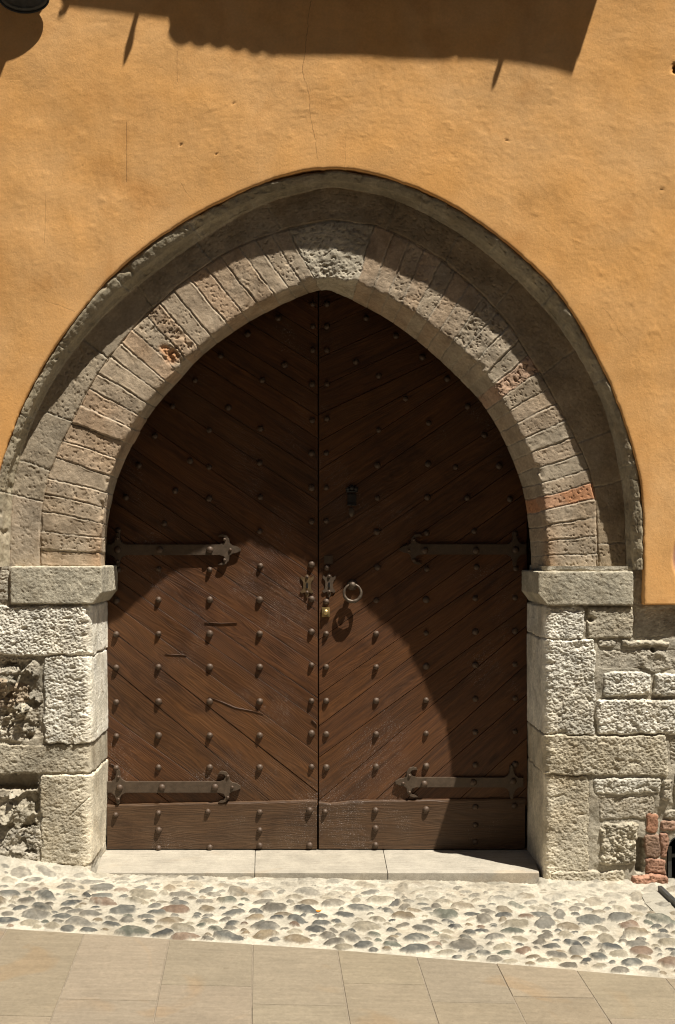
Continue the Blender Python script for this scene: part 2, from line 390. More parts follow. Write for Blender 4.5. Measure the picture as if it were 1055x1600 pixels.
for k in (33, 34): ruf[k], pit[k] = 1.9, 1.8
for k in (37,): ruf[k], pit[k] = 2.6, 2.6
ruf[16], pit[16] = 1.6, 2.5
keyc = np.unique(cr[(stf > 24.6) & (stf < 25.6)][:, 100])
for k in keyc: ruf[k], pit[k] = 2.0, 1.4
off[37] = -0.004
hh = off[cid] * 1.0 + ruf[cid] * 0.0016 * fbm(x, y, z, 28, 4, 0.55)
pn = fbm(x, y, z, 78, 3, 0.55)
hh -= pit[cid] * 0.0030 * sstep(0.30, 0.62, pn)
el = fbm(x * 1.0, y, z + 31, 14, 3, 0.5)
hh -= pit[cid] * 0.0016 * sstep(0.4, 0.8, el)
hh += 0.0035 * fbm(x, y, z, 4.5, 2)                        # slow wander of the face
soft = sstep(0.0, 0.010, dr)
jd = np.where(ringz, dr, np.where(iszone(1), db, dm))
jmod = 0.5 + 0.6 * sstep(-0.4, 0.5, fbm(x, y, z, 7, 2))
groove = np.exp(-(jd / 0.0022) ** 2) * 0.0055 * jmod
hh -= groove
hh += 0.0022 * np.exp(-((jd - 0.0075) / 0.003) ** 2) * iszone(2) * sstep(-.1, .4, fbm(x + 3, y, z, 12, 2))      # mortar lip
# joints between the bands
wpx = np.linalg.norm(A2 - A3, axis=1)[:, None] * K0
wb = np.linalg.norm(A1 - A2, axis=1)[:, None] * K0
dA = np.where(iszone(2), rt[None, :] * wpx, np.where(iszone(1), (1 - rt[None, :]) * wb, 9.0))
dA = np.abs(dA + 0.006 * fbm(x, y, z, 12, 2))
hh -= np.where(iszone(2) | iszone(1), np.exp(-(dA / 0.004) ** 2) * 0.007, 0)
# worn arrises and chipped bricks along the intrados
edge_w = np.where(iszone(2), (1 - rt[None, :]) * wpx, np.where(iszone(3), rt[None, :] * 0.2, 9.0))
chip = sstep(0.15, 0.6, fbm(x, y, z, 11, 3)) * np.exp(-(edge_w / 0.02) ** 2)
hh -= 0.010 * chip + 0.004 * np.exp(-(edge_w / 0.010) ** 2) * np.exp(-(dr / .012) ** 2)
# moulding is worn and knobbly
hh += iszone(0) * (0.0035 * fbm(x, y, z, 16, 4) - 0.006 * sstep(0.25, 0.6, fbm(x + 7, y, z, 9, 3)))
# broken brick low on the left arch, hole in keystone
def blob(px, py, r, Y=YR):
    c = P(px, py, Y); return np.exp(-(((x - c[0]) ** 2 + (z - c[2]) ** 2) / r ** 2) ** 1.5)
bh = blob(268, 556, 0.034) + 0.8 * blob(256, 545, 0.022)
hh -= 0.014 * bh * (0.7 + 0.8 * fbm(x, y, z, 45, 3))
bk = blob(508, 424, 0.040) + 0.7 * blob(452, 408, .022) + .6 * blob(459, 420, .02)
hh -= 0.009 * bk * (0.6 + 1.0 * fbm(x, y, z, 40, 3))
Vd = V + N * hh[..., None]
# colours
pal = np.array([(0.40, 0.315, 0.225), (0.42, 0.31, 0.21), (0.375, 0.31, 0.23), (0.43, 0.295, 0.19), (0.39, 0.32, 0.235), (0.43, 0.315, 0.215)])
ci = rs.integers(0, len(pal), 600); cc = pal[ci] * rs.uniform(0.95, 1.2, (600, 1))
cc[:] = cc * .55 + np.array([.425, .33, .235]) * .45
cc[:30] = cc[:30] * np.array([1.0, .98, .94])
cc[30:60] = cc[30:60] * np.array([.94, .97, .97])
cc[201:260] = (0.36, 0.295, 0.21); cc[201:260] *= rs.uniform(.85, 1.12, (59, 1)); cc[207:216] *= np.array([1.0, .95, .88])
cc[300:340] = (0.36, 0.305, 0.21); cc[300:340] *= rs.uniform(.85, 1.12, (40, 1))
for k in keyc: cc[k] = (0.49, 0.43, 0.325)
cor = int(np.unique(cr[np.abs(stf - 45.5) < .1][:, 120])[0]); cc[cor] = (0.50, 0.25, 0.13); ruf[cor] = 2
cc[37] = (0.47, 0.32, 0.22)
col = cc[cid]
patch = sstep(0.0, 0.5, fbm(x, y, z, 6, 3))[..., None] * 0.3
greyer = np.array([0.375, 0.32, 0.24]); col = col * (1 - patch) + greyer * patch
mort = np.exp(-(jd / 0.004) ** 2)[..., None] * 0.45; col = col * (1 - mort) + np.array([0.40, 0.37, 0.30]) * mort
col = col * (1 - bh[..., None].clip(0, 1)) + np.array([0.52, 0.27, 0.13]) * bh[..., None].clip(0, 1)
base_rust = (np.exp(-((z - P(0, 880, YR)[2]) / 0.16) ** 2) * np.exp(-(edge_w / 0.05) ** 2) * 0.5)[..., None]
col = col * (1 - base_rust) + np.array([0.50, 0.29, 0.15]) * base_rust
Q = grid_quads(NS, NR)
qi, qj = Q[:, 0] // NR, Q[:, 0] % NR
# orientation towards the camera
a_, b_, c_ = Vd.reshape(-1, 3)[Q[200 + NR * 500, 0]], Vd.reshape(-1, 3)[Q[200 + NR * 500, 1]], Vd.reshape(-1, 3)[Q[200 + NR * 500, 2]]
fz = zone[qj]; fcell = cr[qi, qj]
iskey = np.isin(fcell, keyc) & ((fz == 2) | (fz == 3))
test = np.where((fz == 2))[0][5000]; vv = Vd.reshape(-1, 3)[Q[test]]
if np.cross(vv[1] - vv[0], vv[2] - vv[0])[1] > 0: Q = Q[:, ::-1]
for nm, sel in (('hood_moulding', fz == 0), ('arch_band', fz == 1), ('voussoir_ring', ((fz >= 2) & ~iskey)), ('keystone', iskey)):
    put(nm, raw_mesh(Vd, Q[sel], col), M_ring, doorway)

# ------------------------------------------------------------------ rough masonry: sheets wrapped round the jamb corners
def sdf_box(U, W, r, rad):
    (u0, w0, u1, w1) = r; uc, wc, hu, hw = (u0 + u1) / 2, (w0 + w1) / 2, (u1 - u0) / 2, (w1 - w0) / 2
    rad = min(rad, hu * .9, hw * .9)
    qx, qy = np.abs(U - uc) - (hu - rad), np.abs(W - wc) - (hw - rad)
    return np.hypot(np.maximum(qx, 0), np.maximum(qy, 0)) + np.minimum(np.maximum(qx, qy), 0) - rad
KJ = (D + YJ) / F
PALE, CREAM, GREY, BROWN, BRICK, FLAT = (0.64, 0.60, 0.505), (0.49, 0.435, 0.33), (0.42, 0.375, 0.295), (0.38, 0.30, 0.21), (0.33, 0.175, 0.11), (0.39, 0.345, 0.26)
def wall_sheet(sgn, xc, stones, zlow, ztop, uvals, seed, holes=None, rad=0.03, extra=None):
    """stones: (px0,py0,px1,py1, rough, relief, colour, part) in photo pixels of the jamb plane; px 'R' = round the corner"""
    r_ = np.random.default_rng(seed)
    U, W = np.meshgrid(uvals, np.arange(zlow, ztop, 0.0027), indexing='ij')
    ua = xc - rad; arc = math.pi * rad / 2
    th = np.clip((U - ua) / rad, 0, math.pi / 2)
    X = np.where(U < ua, U, ua + rad * np.sin(th)); Y = YJ + rad * (1 - np.cos(th)) + np.maximum(U - ua - arc, 0)
    nx, ny = np.sin(th), -np.cos(th)
    Xn = X; rev = sstep(ua, ua + arc, U)
    A = U + sgn * 3.0 + seed
    uw = U + 0.011 * fbm(A, W, seed, 10, 5, .65); ww = W + 0.009 * fbm(A, W, seed + 4, 10, 5, .65)
    H = -0.0045 + 0.0075 * fbm(A, W, seed + 2, 7, 4) + 0.0012 * fbm(A, W, seed + 8, 50, 3)
    C = np.empty(U.shape + (3,)); C[:] = (0.37, 0.33, 0.255); C *= (1 + 0.12 * fbm(A, W, 3, 8, 3))[..., None]
    part = np.full(U.shape, -1)
    f1 = fbm(A, W, seed + 1, 38, 3, 0.8); fd = fbm(A * 55 + W * 25, W * 95 - A * 30, seed, 1, 3, .6); f2 = fbm(A, W, seed + 3, 5, 3); f3 = fbm(A * 1.0, W * 1.4, seed + 6, 105, 2, .7); f4 = np.abs(fbm(A, W, seed + 5, 9, 4, .55))
    dents = sstep(0.34, 0.66, fbm(A, W * 1.5, seed + 12, 17, 2, 0.5))
    st_ = sstep(.12, .5, fbm(A, W * .8, seed + 20, 5.5, 4, .6))[..., None] * .42
    rf = 1 - 0.72 * sstep(ua - 0.002, ua + arc, U)
    for (x0, y0, x1, y1, ro, relief, cl, pid) in stones:
        us = []; quoin = 'R' in (x0, x1)
        if quoin: y0, y1 = y0 - 1.1, y1 + 1.1
        for q in (x0, x1):
            us.append(xc + 0.6 if q == 'R' else sgn * (q - CX) * KJ)
        u0, u1 = min(us), max(us); w0, w1 = ZC - (y1 - CY) * KJ, ZC - (y0 - CY) * KJ
        ia, ib = max(0, np.searchsorted(uvals, u0 - .05)), min(len(uvals), np.searchsorted(uvals, u1 + .05)); ja, jb_ = max(0, int((w0 - .05 - zlow) / .0027)), min(U.shape[1], int((w1 + .05 - zlow) / .0027) + 1)
        if ib - ia < 2 or jb_ - ja < 2: continue
        S_ = np.s_[ia:ib, ja:jb_]
        sd = sdf_box(uw[S_], ww[S_], (u0, w0, u1, w1), 0.010 + 0.003 * ro)
        bw = (0.006 + 0.003 * ro) * (.55 if quoin else 1)
        t = np.clip(-sd / bw, 0, 1); pr = np.sqrt(np.clip(1 - (1 - t) ** 2, 0, 1))
        tl = r_.normal(0, 0.02, 2)
        body = relief + (U[S_] - (u0 + u1) / 2).clip(-.15, .15) * tl[0] * .5 + (W[S_] - (w0 + w1) / 2) * tl[1]
        body = body + rf[S_] * ro * (0.0014 * f1[S_] - 0.0017 * sstep(-0.05, 0.6, f3[S_]) + 0.0012 * fd[S_] + 0.0020 * f2[S_] - 0.0032 * dents[S_])
        if ro > 2.2: body = body + (ro - 1.6) * 0.011 * (0.35 - f4[S_])
        hs = -0.014 + (0.014 + body) * pr
        m = (sd < 0) & (hs > H[S_] - 0.02)
        H[S_] = np.where(m, np.maximum(hs, H[S_] - .002), H[S_])
        cv = np.array(cl) * r_.uniform(0.93, 1.07)
        cn = cv[None, None, :] * (1 + 0.14 * f2[S_] + 0.08 * f1[S_])[..., None]
        cn = cn * (1 - st_[S_]) + cn * np.array([.66, .62, .55]) * st_[S_]
        C[S_] = np.where(m[..., None], cn, C[S_]); part[S_] = np.where(m, pid, part[S_])
    sun_strip = 0.34 * np.exp(-((U - ua - arc * .5) / 0.05) ** 2) + .12 * sstep(ua, ua + .1, U)  # rounded corner and reveal brightened: sunlit strip painted into the stone colour
    C = C * (1 + sun_strip[..., None] * (1 + .6 * f2[..., None]))
    if extra is not None: H, C, part = extra(U, W, H, C, part, f1, f4)
    V = np.stack([sgn * (X + nx * H), Y + ny * H, W], -1)
    n, m_ = U.shape; Q = grid_quads(n, m_)
    i, j = Q[:, 0] // m_, Q[:, 0] % m_
    if holes is not None:
        keep = ~holes(sgn * U[i, j], W[i, j]); Q, i, j = Q[keep], i[keep], j[keep]
    fp = part[i, j]
    t = V.reshape(-1, 3)[Q[10]]
    if np.cross(t[1] - t[0], t[2] - t[0])[1] > 0: Q = Q[:, ::-1]
    return V, Q, C, fp

house = thing('house_wall', 'ochre plastered house wall with rough exposed stone at its foot', 'wall', (0, 0, 0.05))
def courses(px_from, px_to, seed):
    r_ = np.random.default_rng(seed); out = []; y = 890
    while y < 1420:
        h = r_.uniform(38, 70); x = px_from + r_.uniform(-60, 0)
        while x < px_to:
            w = r_.uniform(60, 150); out.append((x, y, min(x + w - 5, px_to), y + h - 5, r_.uniform(1, 2.6), r_.uniform(-.006, .01), (GREY, CREAM, PALE, BROWN)[r_.integers(0, 4)], -1)); x += w
        y += h
    return out
zt = ZC - (884 - CY) * KJ
# left jamb
xl = (141 - CX) * KJ
left_stones = courses(-900, -70, 5) + [
    (-66, 888, 12, 941, 1.0, .0, GREY, -1), (15, 888, 'R', 942, 0.5, -.02, GREY, -1),
    (-44, 947, 'R', 1023, 1.9, .006, PALE, 1),
    (69, 1027, 'R', 1161, 1.7, .006, PALE, 2), (-66, 1028, 62, 1054, 2.2, .0, GREY, -1), (-66, 1060, 14, 1092, 3.0, .010, BROWN, -1), (-40, 1094, 8, 1128, 3.2, .002, GREY, -1), (16, 1068, 46, 1098, 3.2, -.004, BROWN, -1), (10, 1100, 42, 1126, 3.0, .010, CREAM, -1), (-2, 1086, 22, 1106, 2.8, .014, BROWN, -1), (47, 1070, 66, 1100, 1.6, -.004, GREY, -1),
    (44, 1104, 72, 1152, 2.2, -.006, GREY, -1), (-60, 1132, 42, 1158, 2.6, .0, GREY, -1),
    (-66, 1164, 'R', 1207, 1.0, .003, FLAT, 3),
    (-66, 1234, 44, 1256, 2.4, -.012, GREY, -1), (-60, 1258, 62, 1292, 3.3, -.008, CREAM, -1), (-66, 1294, 66, 1330, 2.0, .004, GREY, -1),
    (64, 1212, 'R', 1350, 1.0, .005, CREAM, 4), (-66, 1322, 62, 1380, 1.6, .008, GREY, -1)]
def exl(U, W, H, C, part, f1, f4):
    def rr(px0, py0, px1, py1, s=.012): return sstep(0, s, -sdf_box(U + .008 * f1, W + .008 * f1, ((px0 - CX) * KJ, ZC - (py1 - CY) * KJ, (px1 - CX) * KJ, ZC - (py0 - CY) * KJ), .02))
    hole = rr(-80, 1209, 60, 1236)
    H = H - 0.055 * hole
    H = H - 0.03 * rr(38, 1236, 62, 1272)
    rg = np.maximum(rr(-90, 1026, 66, 1160, .03), rr(-90, 1234, 60, 1338, .03))
    rr_ = np.random.default_rng(8); best = np.full(U.shape, 9.0); fac = np.zeros(U.shape); tone_ = np.ones(U.shape)
    uu, vv_ = U + .012 * f1, W + .012 * f1
    for k in range(150):
        su, sv = rr_.uniform((-90 - CX) * KJ, (66 - CX) * KJ), rr_.uniform(ZC - (1345 - CY) * KJ, ZC - (1020 - CY) * KJ)
        d_ = (uu - su) ** 2 + 1.7 * (vv_ - sv) ** 2 - rr_.uniform(0, .0012); nearer = d_ < best; best = np.where(nearer, d_, best)
        fac = np.where(nearer, rr_.uniform(-.012, .008) + rr_.normal(0, .22) * (U - su) + rr_.normal(-.05, .26) * (W - sv), fac); tone_ = np.where(nearer, rr_.uniform(.72, 1.12), tone_)
    H = H * (1 - .6 * rg) + rg * (fac - .004 + .0035 * f1)
    C = C * (1 + (tone_ - 1) * rg)[..., None]
    C = C * (1 - .04 * rg)[..., None]
    crack = np.exp(-(((W - (ZC - (1260 - CY) * KJ)) - 1.0 * (U - (124 - CX) * KJ)) / 0.0025) ** 2) * (np.abs(U - (124 - CX) * KJ) < 0.04)
    return H - 0.006 * crack, C, part
uL = np.concatenate([np.arange(-4.2, -1.46, 0.012), np.arange(-1.46, xl + 0.46, 0.0027)])
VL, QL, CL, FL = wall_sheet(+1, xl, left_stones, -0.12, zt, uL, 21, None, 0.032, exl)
# right jamb (mirrored parameter)
xr = (852 - CX) * KJ
right_stones = courses(1135, 1900, 8) + [
    ('R', 892, 990, 946, 0.5, -.02, GREY, -1), (994, 880, 1120, 946, .9, -.012, GREY, -1),
    ('R', 949, 913, 997, 1.7, .006, PALE, 11), (918, 948, 990, 998, 0.9, .004, CREAM, 12), (995, 951, 1120, 997, .9, -.006, GREY, -1),
    ('R', 1000, 929, 1147, 1.8, .007, PALE, 13),
    (933, 1000, 962, 1010, 1.2, .002, GREY, -1), (969, 1001, 1050, 1009, 1.2, .007, CREAM, -1), (935, 1013, 1120, 1046, 1.3, -.003, GREY, -1),
    (941, 1051, 1016, 1087, 2.0, .010, PALE, -1), (1022, 1051, 1120, 1088, 2.0, .012, PALE, -1), (932, 1092, 1120, 1147, 2.0, .010, PALE, -1),
    ('R', 1150, 1044, 1210, 1.4, .006, CREAM, 14), (1049, 1152, 1110, 1195, 2.0, -.004, GREY, -1),
    ('R', 1213, 920, 1384, 1.15, .004, CREAM, 15), (928, 1215, 1032, 1241, 1.8, .006, PALE, -1), (935, 1245, 1024, 1281, 1.3, -.002, GREY, -1),
    (938, 1285, 998, 1352, 3.0, .010, CREAM, -1), (862, 1360, 976, 1400, 1.4, .008, CREAM, -1),
    (1034, 1216, 1050, 1252, 1.8, .012, GREY, -1), (1054, 1203, 1110, 1252, 1.8, .008, GREY, -1),
    (1037, 1262, 1100, 1277, 1.4, .002, GREY, -1), (1100, 1280, 1200, 1400, 1.8, .0, GREY, -1)]
bricks = [(1010, 1272, 1030, 1302, .8, .002, (0.36, 0.19, 0.12), 30), (1007, 1304, 1032, 1339, .9, .004, (0.29, 0.19, 0.135), 30), (1008, 1340, 1043, 1366, 1.0, .008, (0.33, 0.185, 0.125), 30),
          (987, 1366, 1043, 1397, 1.3, .024, (0.35, 0.19, 0.125), 30), (1034, 1281, 1064, 1299, 1.1, .004, (0.36, 0.23, 0.165), 30), (1032, 1302, 1045, 1338, 1.0, .006, (0.33, 0.19, 0.13), 30),
          (1064, 1282, 1092, 1300, 1.2, .006, (0.33, 0.19, 0.13), 30)]
right_stones += bricks
def exr(U, W, H, C, part, f1, f4):
    def rr(px0, py0, px1, py1, s=.012): return sstep(0, s, -sdf_box(U + .004 * f1, W + .004 * f1, (-(px1 - CX) * KJ if False else (px0 - CX) * KJ, ZC - (py1 - CY) * KJ, (px1 - CX) * KJ, ZC - (py0 - CY) * KJ), .02))
    tri = rr(992, 1308, 1008, 1366)
    H = H - 0.05 * tri
    hole = np.exp(-(((U - (1021 - CX) * KJ) ** 2 + (W - (ZC - (1016 - CY) * KJ)) ** 2) / 0.011 ** 2) ** 2)
    H = H - 0.03 * hole
    ring = np.hypot(U - (1024 - CX) * KJ, (W - (ZC - (1034 - CY) * KJ)) * 1.25)
    H = H + 0.006 * np.exp(-((ring - .05) / .014) ** 2)
    hp = np.exp(-(((U - (923 - CX) * KJ) ** 2 + (W - (ZC - (967 - CY) * KJ)) ** 2) / 0.014 ** 2) ** 2)
    return H - .02 * hp, C, part
# window opening cut into the sheet
wx0, wx1, wz0, wz1 = (1043 - CX) * KJ, (1092 - CX) * KJ, ZC - (1440 - CY) * KJ, ZC - (1332 - CY) * KJ
wcx, wr = (wx0 + wx1) / 2, (wx1 - wx0) / 2
def winhole(X, Z):
    return (np.abs(X - wcx) < wr) & ((Z < wz1) | ((np.abs(X - wcx) / wr) ** 2 + ((Z - wz1) / 0.075) ** 2 < 1))
uR = np.concatenate([np.arange(-4.2, -1.75, 0.012), np.arange(-1.75, -xr + 0.46, 0.0027)])
def exr_m(U, W, H, C, part, f1, f4): return exr(-U, W, H, C, part, f1, f4)
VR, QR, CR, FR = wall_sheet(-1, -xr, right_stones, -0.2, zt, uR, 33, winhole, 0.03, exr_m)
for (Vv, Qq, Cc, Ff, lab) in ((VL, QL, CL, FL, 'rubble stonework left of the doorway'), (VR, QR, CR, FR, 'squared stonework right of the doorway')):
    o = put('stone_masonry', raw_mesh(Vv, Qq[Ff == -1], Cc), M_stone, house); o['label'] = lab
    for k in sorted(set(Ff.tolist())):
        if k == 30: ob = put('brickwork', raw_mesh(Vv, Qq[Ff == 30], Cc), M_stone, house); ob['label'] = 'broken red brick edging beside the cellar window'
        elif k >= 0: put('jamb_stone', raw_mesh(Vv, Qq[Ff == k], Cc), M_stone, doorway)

def rough_box(x0, x1, y0, y1, z0, z1, bev, res, amp, scale, shape=None, seed=0, colr=(.4, .4, .4)):
    """closed block with rounded, weathered arrises"""
    Vs, Qs, n0 = [], [], 0
    c = np.array([(x0 + x1) / 2, (y0 + y1) / 2, (z0 + z1) / 2]); h = np.array([(x1 - x0) / 2, (y1 - y0) / 2, (z1 - z0) / 2])
    for ax in range(3):
        a, b = (ax + 1) % 3, (ax + 2) % 3
        na, nb = max(2, int(2 * h[a] / res)), max(2, int(2 * h[b] / res))
        A, B = np.meshgrid(np.linspace(-h[a], h[a], na), np.linspace(-h[b], h[b], nb), indexing='ij')
        for s in (-1, 1):
            p = np.zeros(A.shape + (3,)); p[..., a] = A; p[..., b] = B; p[..., ax] = s * h[ax]
            inn = np.clip(p, -(h - bev), h - bev); d = p - inn; L = np.linalg.norm(d, axis=-1, keepdims=True)
            nrm = d / (L + 1e-9); p = inn + nrm * bev
            q = p + c
            if shape is not None: q = shape(q)
            f = fbm(q[..., 0], q[..., 1], q[..., 2] + seed, scale, 5, .58)
            g = sstep(.25, .6, fbm(q[..., 0], q[..., 1] + 9, q[..., 2] * 1.4 + seed, scale * 2.4, 3))
            q = q + nrm * (amp * f - amp * 1.0 * g)[..., None]
            Vs.append(q.reshape(-1, 3)); Qs.append(grid_quads(na, nb, s < 0) + n0); n0 += na * nb
    Vs = np.concatenate(Vs); C = np.array(colr)[None] * (1 + .14 * fbm(Vs[:, 0], Vs[:, 1], Vs[:, 2], 7, 3))[:, None]
    return raw_mesh(Vs, np.concatenate(Qs), C)
# imposts: project into the opening, their inner lower edge cut back to a chamfer
def impost(xo, xi, zt_, zb_, sg_):
    def shp(q):
        q = q.copy(); t = np.clip((zb_ + 0.05 - q[..., 2]) / 0.05, 0, 1); inner = np.clip((sg_ * (q[..., 0] - xo)) / (sg_ * (xi - xo)), 0, 1)
        q[..., 0] -= sg_ * 0.038 * t * sstep(.75, 1, inner); return q
    return rough_box(min(xo, xi), max(xo, xi), 0.024, 0.47, zb_, zt_, 0.006, 0.0036, 0.0016, 42, shp, 3 + sg_, (0.44, 0.395, 0.30))
put('impost', impost(P(16, 0, .024)[0], P(158.5, 0, .024)[0], P(0, 885, .024)[2], P(0, 944, .024)[2], 1), M_stone, doorway)
put('impost', impost(P(990, 0, .024)[0], P(841, 0, .024)[0], P(0, 893, .024)[2], P(0, 946, .024)[2], -1), M_stone, doorway)

# ------------------------------------------------------------------ PLASTER
ctr = np.array([CX, 945.0])
inner = np.concatenate([[(1007, 945)], C0d[::-1][8:-8], [(-24, 945)]]); inner = resample(inner, 760)
inner[8:-8] = smooth(inner, 12)[8:-8]
_d = np.gradient(inner, axis=0); _d /= np.linalg.norm(_d, axis=1)[:, None]
inner[4:-4] += (np.stack([_d[:, 1], -_d[:, 0]], -1) * (0.9 * fbm(inner[:, 0], inner[:, 1], 0, .03, 4, .6) + 1.0 * sstep(.35, .7, fbm(inner[:, 0], inner[:, 1], 5, .05, 2)))[:, None])[4:-4]
KP = D / F
ixz = np.stack([(inner[:, 0] - CX) * KP, -(inner[:, 1] - CY) * KP + ZC], -1); cxz = np.array([0, ZC - (945 - CY) * KP])
dr_ = ixz - cxz; dr_ /= np.linalg.norm(dr_, axis=1)[:, None]
XM, ZT = 4.3, ZC + 4.3
tt = np.minimum(XM / np.maximum(np.abs(dr_[:, 0]), 1e-6), (ZT - cxz[1]) / np.maximum(dr_[:, 1], 1e-6)); outer = cxz + dr_ * tt[:, None]
tr = np.concatenate([[0, 0, 0.0006], np.linspace(0.0015, 1, 430) ** 1.55])
PX = ixz[:, None, :] + (outer - ixz)[:, None, :] * tr[None, :, None]
dist = np.linalg.norm(PX - ixz[:, None, :], axis=-1)
X, Z = PX[..., 0], PX[..., 1]
hp = 0.007 * fbm(X, 0.3, Z, 1.1, 3) + 0.0032 * fbm(X, 1.3, Z, 3.0, 2) + 0.0005 * fbm(X, 2.3, Z, 13, 3)
hp += 0.0009 * sstep(0.45, 0.85, fbm(X + 0.6 * Z, 4.0, Z * 1.6, 11, 4)) - 0.0008 * sstep(0.5, 0.8, fbm(X, 7.0, Z, 24, 3)) + 0.0005 * fbm(X, 9.0, Z, 45, 2)
Yp = -hp * sstep(0, 0.25, dist + 0.05)
Yp += 0.006 * np.exp(-dist / 0.0035)
Yp[:, 0] = 0.055; 
# chips: hole high on the right, lost plaster at the right edge
Cp = np.ones(X.shape + (3,))
def pxz(px, py): q = P(px, py, 0); return q[0], q[2]
hx, hz = pxz(1056, 106); g = np.exp(-(((X - hx + .004 * fbm(X, 1, Z, 60, 2)) / .011) ** 2 + ((Z - hz + .008 * fbm(X, 2, Z, 50, 2)) / .020) ** 2) ** 2); Yp += 0.03 * g; Cp *= (1 - 0.8 * g)[..., None]
hx, hz = pxz(1062, 872); g = np.exp(-(((X - hx) / .030) ** 2 + ((Z - hz) / .075) ** 2) ** 3); Yp += 0.012 * g; Cp = Cp * (1 - g[..., None]) + np.array([.62, .62, 1.1]) * g[..., None]
for (px, py, r) in ((366, 161, .004), (283, 226, .005), (128, 258, .004), (792, 218, .004), (1033, 296, .004), (72, 346, .004), (338, 241, .003)):
    hx, hz = pxz(px, py); g = np.exp(-((X - hx) ** 2 + (Z - hz) ** 2) / (r * .75) ** 2); Yp += .008 * g; Cp *= (1 - .7 * g)[..., None]
VP_ = np.stack([X, Yp, Z], -1)
e0, e1 = VP_[:1].copy(), VP_[-1:].copy(); e0[..., 1] = 0.06; e1[..., 1] = 0.06
VP_ = np.concatenate([e0, VP_, e1]); Cp = np.concatenate([Cp[:1], Cp, Cp[-1:]])
Q = grid_quads(*VP_.shape[:2]); t = VP_.reshape(-1, 3)[Q[200 * (VP_.shape[1] - 1) + 100]]
if np.cross(t[1] - t[0], t[2] - t[0])[1] > 0: Q = Q[:, ::-1]
po = put('plaster', raw_mesh(VP_, Q, Cp), M_plaster, house)

# solid body of the wall behind the facing
def boxes_mesh(bs):
    bm = bmesh.new()
    for (a, b) in bs:
        m = bmesh.ops.create_cube(bm, size=1.0)
        for v in m['verts']: v.co = [(a[i] + b[i]) / 2 + v.co[i] * (b[i] - a[i]) for i in range(3)]
    return bm_mesh(bm)
put('wall_body', boxes_mesh([((-4.3, .57, -.4), (4.3, .95, 5.8)), ((-4.3, .16, -.4), (-1.55, .568, 5.79)), ((1.85, .16, -.4), (4.3, .568, 5.79)), ((-1.548, .16, 2.95), (1.848, .568, 5.79)),
                             ((-4.2, .10, 1.45), (-1.75, .158, 5.7)), ((1.9, .10, 1.45), (4.2, .158, 5.7))]), M_core, house)

# ------------------------------------------------------------------ DOORS
def clip(poly, a, b, c):                # keep a*x+b*y <= c
    out = []
    for i in range(len(poly)):
        p, q = poly[i], poly[(i + 1) % len(poly)]; dp, dq = a * p[0] + b * p[1] - c, a * q[0] + b * q[1] - c
        if dp <= 0: out.append(p)
        if dp * dq < 0: t = dp / (dp - dq); out.append((p[0] + t * (q[0] - p[0]), p[1] + t * (q[1] - p[1])))
    return out
def area(p): return 0.5 * sum(p[i][0] * p[(i + 1) % len(p)][1] - p[(i + 1) % len(p)][0] * p[i][1] for i in range(len(p)))
def inset(poly, e):                      # convex, counter-clockwise
    out = list(poly)
    for i in range(len(poly)):
        p, q = poly[i], poly[(i + 1) % len(poly)]; dx, dy = q[0] - p[0], q[1] - p[1]; L = math.hypot(dx, dy)
        if L < 1e-6: continue
        nx, ny = dy / L, -dx / L          # outward
        out = clip(out, nx, ny, nx * p[0] + ny * p[1] - e)
        if len(out) < 3: return []
    return out
def planks_mesh(polys):
    """polys: (polygon in door-plane metres x,z ; grain direction)"""
    bm = bmesh.new(); uvl = bm.loops.layers.uv.new('UVMap'); cl = bm.verts.layers.float_color.new('Col')
    for poly, (gx, gz_), yf, bev in polys:
        if area(poly) < 0: poly = poly[::-1]
        o1 = inset(poly, 0.0012); o2 = inset(poly, 0.0012 + bev)
        if len(o1) < 3 or len(o1) != len(o2): 
            if len(o2) < 3: continue
            o1 = o2
        tone = random.uniform(0.84, 1.12); tint = (tone * random.uniform(.97, 1.04), tone, tone * random.uniform(.93, 1.05), 1); ro = random.uniform(0, 9); su = random.uniform(0, 20)
        dy = random.uniform(-.0012, .0012); tx, tz = random.uniform(-.004, .004), random.uniform(-.004, .004)
        cx_, cz_ = sum(p[0] for p in o1) / len(o1), sum(p[1] for p in o1) / len(o1)
        yy = lambda p: yf + dy + (p[0] - cx_) * tx * .5 + (p[1] - cz_) * tz * .5
        f = [bm.verts.new((p[0], yy(p), p[1])) for p in o2]; s = [bm.verts.new((p[0], yy(p) + bev, p[1])) for p in o1]; k = [bm.verts.new((p[0], yf + .03, p[1])) for p in o1]
        for v in f + s + k: v[cl] = tint
        faces = [bm.faces.new(f)]; n = len(f)
        for i in range(n):
            j = (i + 1) % n
            faces.append(bm.faces.new((s[i], s[j], f[j], f[i]))); faces.append(bm.faces.new((k[i], k[j], s[j], s[i])))
        for fc in faces:
            for lp in fc.loops:
                c = lp.vert.co; lp[uvl].uv = (c.x * gx + c.z * gz_ + su, -c.x * gz_ + c.z * gx + ro)
    bmesh.ops.recalc_face_normals(bm, faces=bm.faces[:])
    return bm_mesh(bm)
def dpt(px, py): q = P(px, py, YD); return (q[0], q[2])
